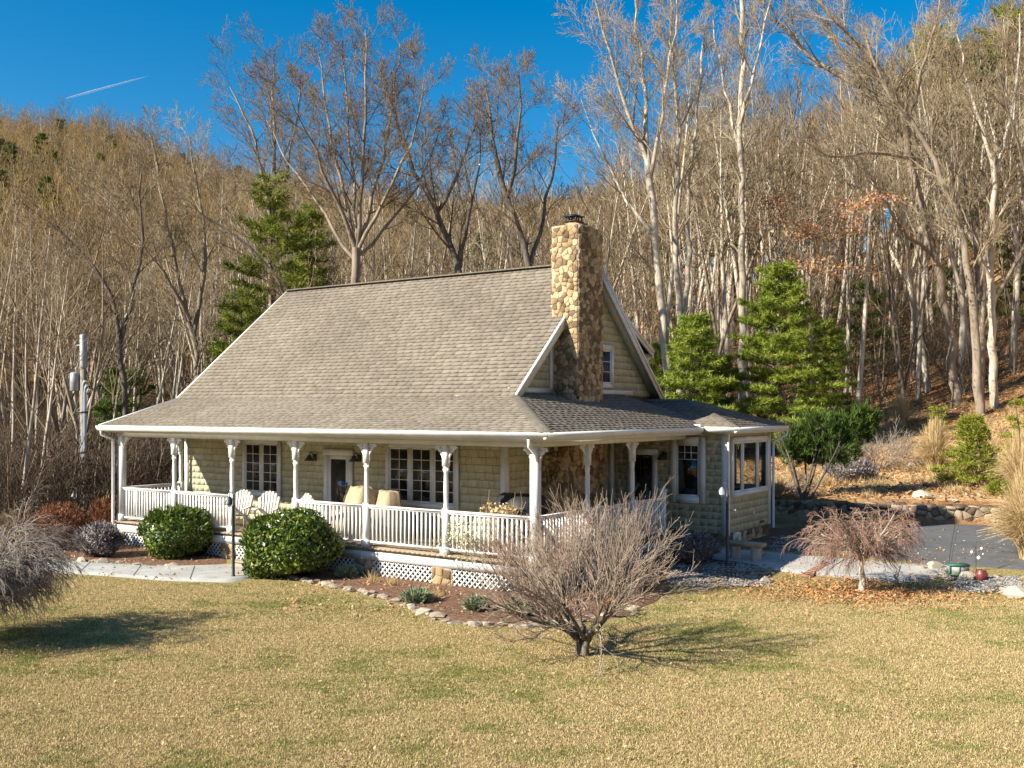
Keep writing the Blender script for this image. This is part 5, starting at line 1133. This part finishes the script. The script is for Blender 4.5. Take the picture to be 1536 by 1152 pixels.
hero('white_trunk_tree', 'white trunked tree at the edge of the clearing near the right border', 48, 1491, [
    (['base',(1490,590),(1488,480),(1486,380),(1492,300),(1487,230)], .20, .12, 4, 1.6, .5), ([(1487,240),(1465,170),(1448,110),(1430,30)], .09, .03, 9, 2.2, .15), ([(1490,260),(1515,190,1),(1528,120,1),(1530,20,1)], .09, .03, 9, 2.2, .15), ([(1486,420),(1455,340,-1),(1438,300,-1)], .06, .02, 6, 1.6)], 'bark_l', 'twig_l', seed=110)
hero('curved_tree', 'dark curved tree in the woods left of the house, above the utility pole', 40, 190, [
    (['base',(188,560),(178,480),(160,420),(120,380),(85,340)], .15, .05, 10, 2.4, .35), ([(180,520),(205,430,1),(215,340,1),(212,260,1)], .10, .03, 9, 2.4)], 'bark_d', 'twig_m', seed=111)
hero('curved_tree', 'tall pale stemmed tree rising from beside the left roof slope', 44, 300, [
    (['base',(298,560),(285,480),(262,400),(245,300),(225,200)], .16, .05, 12, 2.6, .3), ([(290,500),(310,400,1),(300,300,1),(285,210,1)], .11, .03, 10, 2.4), ([(285,480),(240,400,-1),(190,340,-1),(150,290,-1)], .09, .03, 9, 2.4)], 'bark_m', 'twig_l', seed=112)
hero('curved_tree', 'dark limb leaning left out of the green pine behind the roof', 41, 445, [
    (['base',(440,500),(432,436),(395,385),(350,350),(300,320)], .12, .04, 9, 1.9, .4)], 'bark_d', 'twig_m', seed=113)
# oak that keeps its orange leaves
rng = np.random.default_rng(120); ob = 46; base = depth_loc(1215, ob); tr, br = MB(), MB(); O = np.array(base)
X = limb([tr, br], rng, [(0,0,-.3), np.array(at(1214,480,ob))-O, np.array(at(1222,300,ob))-O], .12, .03, 14, 2.6, start=.35, ang=1.1)
ok = put_tree('oak_tree', tr, br, 'bark_m', 'twig_m', base, 'slender oak still holding orange brown leaves among the bare trunks', 'tree'); lf = MB(); ob_b = MB()
for px, py, rx, rz_ in ((1175,325,1.2,.45),(1240,345,1.5,.45),(1290,310,1.0,.4),(1200,395,1.0,.3),(1250,405,1.8,.3),(1310,300,.6,.3),(1160,300,.5,.3),(1270,340,.7,.5),(1210,345,.6,.35)):
    q0 = np.array(at(px,py,ob+rng.uniform(-1.5,1.5)))-O; st0 = np.array([X[np.argmin(abs(X[:,2]-q0[2]+.8))]])[0]
    for _k in range(5):
        e0 = q0+rng.normal(0,1,3)*np.array([rx*.8,rx*.8,rz_*.6]); br_ = np.array([st0, (st0+e0)/2+np.array([0,0,.15]), e0]); TB = br_ if _k == 0 else np.vstack([q0+rng.normal(0,.2,3), e0])
        ob_b.tube(TB, np.linspace(.025 if _k == 0 else .012,.006,len(TB)), 4)
    c_ = q0+rng.normal(0,1,(190,3))*np.array([rx*.75,rx*.75,rz_*.62]); u_ = rng.normal(size=(190,3)); u_ /= np.linalg.norm(u_,axis=1)[:,None]; v_ = np.cross(u_, rng.normal(size=(190,3))); v_ /= np.linalg.norm(v_,axis=1)[:,None]; k_ = rng.uniform(.05,.10,(190,1))
    lf.add(np.stack([c_-u_*k_, c_+v_*k_*.5, c_+u_*k_, c_-v_*k_*.5],1).reshape(-1,3), np.arange(760).reshape(-1,4))
lf.build('leaves', M['oakleaf'], ok); ob_b.build('side_branches', M['bark_m'], ok)

# ------------------------------------------------------------------ woods
protos = []
spec = [('f',201,17,.15,.5,1.,'bark_l','twig_l'), ('f',202,19,.18,.55,1.,'bark_l','twig_l'), ('s',203,15,.17,.25,1.,'bark_m','twig_m'), ('f',204,14,.10,.3,.9,'bark_l','twig_m'),
        ('s',205,17,.20,.35,1.,'bark_l','twig_l'), ('f',206,16,.13,.55,.9,'bark_l','twig_m'), ('s',207,13,.13,.15,.9,'bark_d','twig_m'), ('f',208,10,.07,.25,.8,'bark_l','twig_l'), ('f',209,8,.05,.2,.8,'bark_m','twig_m')]
for k, sd_, H, r_, cl_, dn, mt, mb2 in spec:
    dn *= .86
    tr, br = tree_forest(sd_, H, r_, cl_, dn, fine=.013) if k == 'f' else tree_split(sd_, H, r_, cl_, 3, fine=.013, dens=dn)
    tm = tr.mesh('trunk', True); tm.materials.append(M[mt]); bm2 = br.mesh('crown'); bm2.materials.append(M[mb2]); protos.append((tm, bm2, H))
rng = np.random.default_rng(300)
def house_clear(x, y): return not (-19 < x < 6 and -12 < y < 17)
def in_clearing(a, b):
    """open slope to the right of the house"""
    return a > 2 and b < 47+.03*(a-10)**2*.0+ (2 if a > 12 else 0)
cand = []
while len(cand) < 9500:
    th = rng.uniform(-.52, .52); rt = th > .14
    if rt and rng.random() < .68: continue
    D = 34+((150 if rt else 345)-34)*rng.random()**(.72 if rt else .62); a, b = D*math.sin(th), D*math.cos(th); x, y = c2w(a, b)
    if not house_clear(x, y) or in_clearing(a, b): continue
    if b < 37 and a > -12: continue
    cand.append((D, x, y, a, b))
cand.sort()
# thin out by spacing
kept = []; grid = {}
for D, x, y, a, b in cand:
    sp = 1.5 if D < 60 else 1.9; kx, ky = int(x//2), int(y//2); ok_ = True
    for i in (-1,0,1):
        for j in (-1,0,1):
            for (u_, v_) in grid.get((kx+i, ky+j), ()):
                if (u_-x)**2+(v_-y)**2 < sp*sp: ok_ = False
    pxk = 768+FPX*a/b
    if 335 < pxk < 500 and D < 50: ok_ = False
    if ok_: grid.setdefault((kx,ky), []).append((x,y)); kept.append((D, x, y, a, b))
NIND = 272
near, far = kept[:NIND], kept[NIND:]
rgo = np.random.default_rng(77)      # the woods go on beyond the sides of the picture
while len(far) < len(kept)-NIND+1500:
    th = rgo.uniform(.5, .95)*rgo.choice([-1,1]); D = 40+(300-40)*rgo.random()**.65; a, b = D*math.sin(th), D*math.cos(th)
    if th > 0 and D < 48: continue
    x, y = c2w(a, b); far.append((D, x, y, a, b))
KD = ['straight pale trunked','tall grey straight','forked grey','slender pale','forked pale barked','tall slim brown','small dark forking','thin pale sapling like','thin grey sapling like']
for i, (D, x, y, a, b) in enumerate(near):
    k = int(rng.choice(9, p=[.13,.12,.10,.14,.08,.12,.07,.14,.10])); tm, bm2, H = protos[k]; s_ = rng.uniform(.8,1.15)
    z_ = terr1(x, y); px_ = 768+FPX*a/b; cap = np.interp(px_, [0,300,420,650,760,850,1000,1100,1200,1300,1420,1500], [330,330,250,280,250,170,90,40,60,110,80,0])
    s_ = min(s_, ((612-cap-rng.uniform(-30,90))/FPX*b+CAM[2]-z_)/H); s_ = max(s_, .35)
    zone = 'left of the house' if px_ < 270 else 'behind the roof' if px_ < 830 else 'between chimney and green pines' if px_ < 1180 else 'on the right hillside'
    r = thing('bare_tree', 'bare '+KD[k]+' tree in the woods '+zone, 'tree', (x, y, terr1(x, y)-.1), rng.uniform(0,6.28), 'bare trees of the surrounding woods', s_)
    r.rotation_euler = (rng.normal(0,.05), rng.normal(0,.05), rng.uniform(0,6.28))
    for nm, me in (('trunk', tm), ('crown', bm2)): o = bpy.data.objects.new(nm, me); C.objects.link(o); o.parent = r

def scatter(name, P, Rz, S, sources, pick, label=None, tilt=None):
    """one object that draws small copies of the source meshes on its points (stuff only)"""
    P = np.asarray(P, np.float32); me = bpy.data.meshes.new(name); me.vertices.add(len(P)); me.vertices.foreach_set('co', P.ravel())
    R = np.zeros((len(P),3), np.float32); R[:,2] = Rz
    if tilt is not None: R[:,:2] = tilt
    a = me.attributes.new('rot', 'FLOAT_VECTOR', 'POINT'); a.data.foreach_set('vector', R.ravel())
    a = me.attributes.new('scl', 'FLOAT', 'POINT'); a.data.foreach_set('value', np.asarray(S, np.float32))
    a = me.attributes.new('pick', 'INT', 'POINT'); a.data.foreach_set('value', np.asarray(pick, np.int32))
    o = bpy.data.objects.new(name, me); C.objects.link(o); tag(o, label, None, kind='stuff')
    ng = bpy.data.node_groups.new(name, 'GeometryNodeTree'); ng.interface.new_socket('Geometry', in_out='INPUT', socket_type='NodeSocketGeometry'); ng.interface.new_socket('Geometry', in_out='OUTPUT', socket_type='NodeSocketGeometry')
    N, L = ng.nodes, ng.links; gi = N.new('NodeGroupInput'); go = N.new('NodeGroupOutput'); mp = N.new('GeometryNodeMeshToPoints'); L.new(gi.outputs[0], mp.inputs[0])
    jn = N.new('GeometryNodeGeometryToInstance'); 
    for src in sources[::-1]:
        oi = N.new('GeometryNodeObjectInfo'); oi.inputs['Object'].default_value = src; oi.inputs['As Instance'].default_value = False; L.new(oi.outputs['Geometry'], jn.inputs[0])
    ip = N.new('GeometryNodeInstanceOnPoints'); L.new(mp.outputs[0], ip.inputs['Points']); L.new(jn.outputs[0], ip.inputs['Instance']); ip.inputs['Pick Instance'].default_value = True
    def attr(nm, dt): n = N.new('GeometryNodeInputNamedAttribute'); n.data_type = dt; n.inputs['Name'].default_value = nm; return n.outputs['Attribute']
    L.new(attr('pick','INT'), ip.inputs['Instance Index'])
    e2r = N.new('FunctionNodeEulerToRotation'); L.new(attr('rot','FLOAT_VECTOR'), e2r.inputs[0]); L.new(e2r.outputs[0], ip.inputs['Rotation']); L.new(attr('scl','FLOAT'), ip.inputs['Scale'])
    L.new(ip.outputs[0], go.inputs[0]); md = o.modifiers.new('scatter', 'NODES'); md.node_group = ng; return o
def source(name, mbs, mats_):
    """unlinked mesh object with one material slot per builder"""
    al = MB(); counts = []
    for mb in mbs:
        nf = 0
        al.add(np.concatenate(mb.v), np.concatenate(mb.q) if mb.q else None, np.concatenate(mb.t) if mb.t else None)
        counts.append((sum(len(q) for q in mb.q), sum(len(t) for t in mb.t)))
    me = al.mesh(name)
    for m_ in mats_: me.materials.append(M[m_])
    mi = np.concatenate([np.full(c[0], i) for i, c in enumerate(counts)]+[np.full(c[1], i) for i, c in enumerate(counts)]).astype(np.int32)
    me.polygons.foreach_set('material_index', mi); return bpy.data.objects.new(name, me)
fsrc = []
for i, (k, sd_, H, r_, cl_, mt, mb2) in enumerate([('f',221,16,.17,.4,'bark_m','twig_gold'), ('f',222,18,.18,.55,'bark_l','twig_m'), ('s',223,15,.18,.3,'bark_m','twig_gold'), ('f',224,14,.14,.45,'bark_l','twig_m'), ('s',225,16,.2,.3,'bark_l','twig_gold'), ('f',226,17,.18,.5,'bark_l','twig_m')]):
    tr, br = tree_forest(sd_, H, r_, cl_, .85, sides0=5, fine=.022) if k == 'f' else tree_split(sd_, H, r_, cl_, 3, fine=.022, dens=.7)
    fsrc.append(source('far_tree_source', [tr, br], [mt, mb2]))
for sd_ in (231, 232):
    tr, cr_ = pine(sd_, 15, 2.7, start=.3, whorl=1.1, per=5, tuft=5, nl=.6, nw=.12, gap=.2, power=.5, step=.6, loose=1.3); fsrc.append(source('far_pine_source', [tr, cr_], ['bark_d', 'pine_d']))
# extra trees of the far woods: the tops of the ridges keep individuals only past the first 300
F = np.array([(x, y, terr1(x, y)-.2) for D, x, y, a, b in far]); Fa = np.array([(a/b, D) for D, x, y, a, b in far])
pk = rng.integers(0, 6, len(F)); gold = Fa[:,0] < -.1
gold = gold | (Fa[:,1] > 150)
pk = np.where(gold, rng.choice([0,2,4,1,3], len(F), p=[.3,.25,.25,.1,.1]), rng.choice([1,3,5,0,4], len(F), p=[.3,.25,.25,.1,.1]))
pinep = rng.random(len(F)) < np.where(Fa[:,0] > .38, .16, np.where(Fa[:,0] > .15, .07, .03)); pk = np.where(pinep, rng.integers(6,8,len(F)), pk)
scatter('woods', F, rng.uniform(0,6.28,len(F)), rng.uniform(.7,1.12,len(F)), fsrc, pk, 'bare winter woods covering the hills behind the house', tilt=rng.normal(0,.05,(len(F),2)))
# undergrowth in the woods: thin saplings and brush
usrc = []
for sd_ in (241,242,243):
    tr, br = shrub(sd_, 5, 2.0, .016, [dict(seg=5, wander=.09, up=.3, nch=6, start=.2, ang=.6, lr=.5, rr=.6, taper=.35, sides=4, rmin=.009), dict(seg=4, wander=.12, up=.2, nch=4, start=.2, ang=.6, lr=.5, rr=.65, taper=.5, sides=3, rmin=.007), dict(seg=2, wander=.12, up=.2, nch=0, taper=.6, sides=3, rmin=.006)], spread=.55)
    usrc.append(source('brush_source', [tr, br], ['bark_m', 'twig_shade'] if sd_ == 241 else ['bark_d', 'twig_shade']))
U = []
while len(U) < 2600:
    th = rng.uniform(-.52,.52); D = rng.uniform(33, 95); a, b = D*math.sin(th), D*math.cos(th); x, y = c2w(a, b)
    if not house_clear(x, y) or in_clearing(a, b-1) or (b < 37 and a > -11) or (th > .12 and rng.random() < .7): continue
    U.append((x, y, terr1(x, y)-.05))
scatter('undergrowth', U, rng.uniform(0,6.28,len(U)), rng.uniform(.6,1.5,len(U)), usrc, rng.integers(0,3,len(U)), 'thin brown undergrowth on the forest floor')

# ------------------------------------------------------------------ small ground cover
gs = []
for i in range(5):
    rg = np.random.default_rng(400+i); mb = MB(); n = 16; base = np.c_[rg.uniform(-.06,.06,(n,2)), np.zeros(n)]; dv = np.c_[rg.normal(0,.55,(n,2)), np.full(n,.75)]; dv /= np.linalg.norm(dv,axis=1)[:,None]
    l = rg.uniform(.014,.038,(n,1)); s_ = np.cross(dv, rg.normal(size=(n,3))); s_ /= np.linalg.norm(s_,axis=1)[:,None]
    mb.add(np.stack([base-s_*.0035, base+s_*.0035, base+dv*l], 1).reshape(-1,3), t=np.arange(n*3).reshape(-1,3)); gs.append(source('tuft_source', [mb], ['blade_g' if i == 4 else 'blade']))
def lawn_ok(a, b):
    x, y = c2w(a, b); 
    if not (b < 24): return False
    return True
# keep grass off the beds, the paths and the house: test against their image outline
bedline = [(-400,846),(40,858),(150,866),(250,874),(345,877),(380,872),(430,873),(500,885),(560,900),(625,922),(680,939),(740,946),(850,944),(930,934),(985,909),(1040,884),(1130,890),(1180,864),(1260,872),(1330,878),(1385,878),(1440,890),(1536,900),(2000,915)]
BX, BYp = np.array(bedline, float).T
def lawn_pts(n, b0=9, b1=25, amax=.56, pw=1.):
    b = b0+(b1-b0)*rng.random(n)**pw; a = rng.uniform(-amax,amax,n)*b; x, y = c2w(a, b); z = terr(x, y); px = 768+FPX*a/b; py = 612+FPX*(CAM[2]-z)/b
    ok_ = py > np.interp(px, BX, BYp); return np.stack([x,y,z],-1)[ok_]
Lp = lawn_pts(125000, pw=1.25); gn = vnoise(Lp[:,0], Lp[:,1], .9, 5)+.9*vnoise(Lp[:,0], Lp[:,1], 4.1, 6)+rng.normal(0,.7,len(Lp))
pk = np.where((gn > .85), 4, rng.integers(0,4,len(Lp)))
scatter('grass', Lp, rng.uniform(0,6.28,len(Lp)), rng.uniform(.7,1.35,len(Lp)), gs, pk, 'short straw and green winter lawn grass')
ls = []
for i in range(4):
    rg = np.random.default_rng(420+i); mb = MB(); n = 5; 
    for k in range(n):
        c_ = np.r_[rg.uniform(-.25,.25,2), .015+.02*rg.random()]; u = np.r_[rg.normal(size=2), rg.normal(0,.35)]; u /= np.linalg.norm(u); v = np.cross([0,0,1.], u)+np.r_[0,0,rg.normal(0,.35)]; v /= np.linalg.norm(v); s_ = rg.uniform(.018,.035)
        mb.add([c_-u*s_, c_-u*s_*.2+v*s_*.6, c_+u*s_, c_-u*s_*.2-v*s_*.6], [(0,1,2,3)])
    ls.append(source('leaf_source', [mb], ['orangeleaf' if i == 3 else 'litter']))
Lf = lawn_pts(1700); rest = []
mo = np.array(hit(1292,888)); q = rng.normal(0,1,(1500,2))*np.array([1.3,.75]); am, bm3 = w2c(mo[0], mo[1]); xx, yy = c2w(am+q[:,0]-.1, bm3+q[:,1]-.1)
Lo = np.stack([xx, yy, terr(xx,yy)], -1)
n = 11000; b = 31.5+26*rng.random(n)**.9; a = rng.uniform(.08,.56,n)*b; k_ = (b > WALL_A[1]+(a-WALL_A[0])*(WALL_B[1]-WALL_A[1])/(WALL_B[0]-WALL_A[0])+.5)&(a > 4.5); a, b = a[k_], b[k_]; xx, yy = c2w(a, b); Lh = np.stack([xx,yy,terr(xx,yy)],-1)
mk = lambda px0, px1, py0, py1, n: np.array([hit(rng.uniform(px0,px1), rng.uniform(py0,py1)) for _ in range(n)])
Lb = np.concatenate([mk(100,370,850,872,45), mk(1150,1400,835,872,110), mk(1300,1520,792,850,70), mk(430,980,872,925,260), mk(60,320,822,846,120), mk(1000,1140,850,884,90)])
ALL = np.concatenate([Lf, Lo, Lh, Lb]); pk = np.concatenate([rng.integers(0,3,len(Lf)), np.where(rng.random(len(Lo)) < .7, 3, 1), rng.integers(0,4,len(Lh)), rng.integers(0,4,len(Lb))])
sc_ = np.concatenate([rng.uniform(.35,.95,len(Lf)), rng.uniform(.6,1.1,len(Lo)), rng.uniform(1.2,2.6,len(Lh)), rng.uniform(.8,1.4,len(Lb))])
scatter('fallen_leaves', ALL+np.array([0,0,.02]), rng.uniform(0,6.28,len(ALL)), sc_, ls, pk, 'dry fallen leaves on lawn, beds and hillside')
# dry straw tufts on the open slope
ts = []
for i in range(3):
    rg = np.random.default_rng(440+i); mb = MB(); needles(mb, rg, rg.normal(0,.10,(10,3))*np.array([1,1,.05]), np.tile([0,0,.6],(10,1)), 8, .34, .014, .8); ts.append(source('straw_source', [mb], ['straw' if i else 'twig_m']))
n = 1500; b = 32+18*rng.random(n); a = rng.uniform(.2,.56,n)*b; k_ = (b > WALL_A[1]+(a-WALL_A[0])*(WALL_B[1]-WALL_A[1])/(WALL_B[0]-WALL_A[0])+.8)&(vnoise(a,b,1.1,2) > -.15); a, b = a[k_], b[k_]; xx, yy = c2w(a,b); T = np.stack([xx,yy,terr(xx,yy)],-1)
scatter('dry_undergrowth', T, rng.uniform(0,6.28,len(T)), rng.uniform(.4,1.2,len(T)), ts, rng.integers(0,3,len(T)), 'dry straw and weed stems on the open slope')
# bank of pebbles by the driveway and round the bench
ps = []
for i in range(3):
    rg = np.random.default_rng(460+i); mb = MB()
    for k in range(9):
        c_ = np.r_[rg.uniform(-.14,.14,2), .012]; s_ = rg.uniform(.012,.035); mb.add([c_+np.array(v)*s_*rg.uniform(.7,1.2) for v in ((1,0,0),(0,.8,0),(-1,0,0),(0,-.8,0),(.2,.1,.6))], t=[(0,1,4),(1,2,4),(2,3,4),(3,0,4)])
    ps.append(source('pebble_source', [mb], ['pebble']))
Pb = np.concatenate([mk(1005,1150,848,882,240), mk(1440,1536,868,890,160), mk(1160,1235,808,832,120), mk(1400,1440,850,870,60)])
scatter('gravel', Pb+np.array([0,0,.03]), rng.uniform(0,6.28,len(Pb)), rng.uniform(.7,1.4,len(Pb)), ps, rng.integers(0,3,len(Pb)), 'loose pale gravel and stone chips round the bench and bank')

# ------------------------------------------------------------------ contrail far away in the sky
p0, p1 = at(98, 148, 5200), at(222, 114, 5600); ct = MB(); n = 14; pts = np.array([np.array(p0.lerp(p1, i/n)) for i in range(n+1)])
ct.tube(pts, np.interp(np.linspace(0,1,n+1), [0,.04,.3,.8,1], [.3,3.4,5,3,.3]), 8); tag(ct.build('contrail', M['contrail']), 'thin white contrail crossing the blue sky', 'contrail')
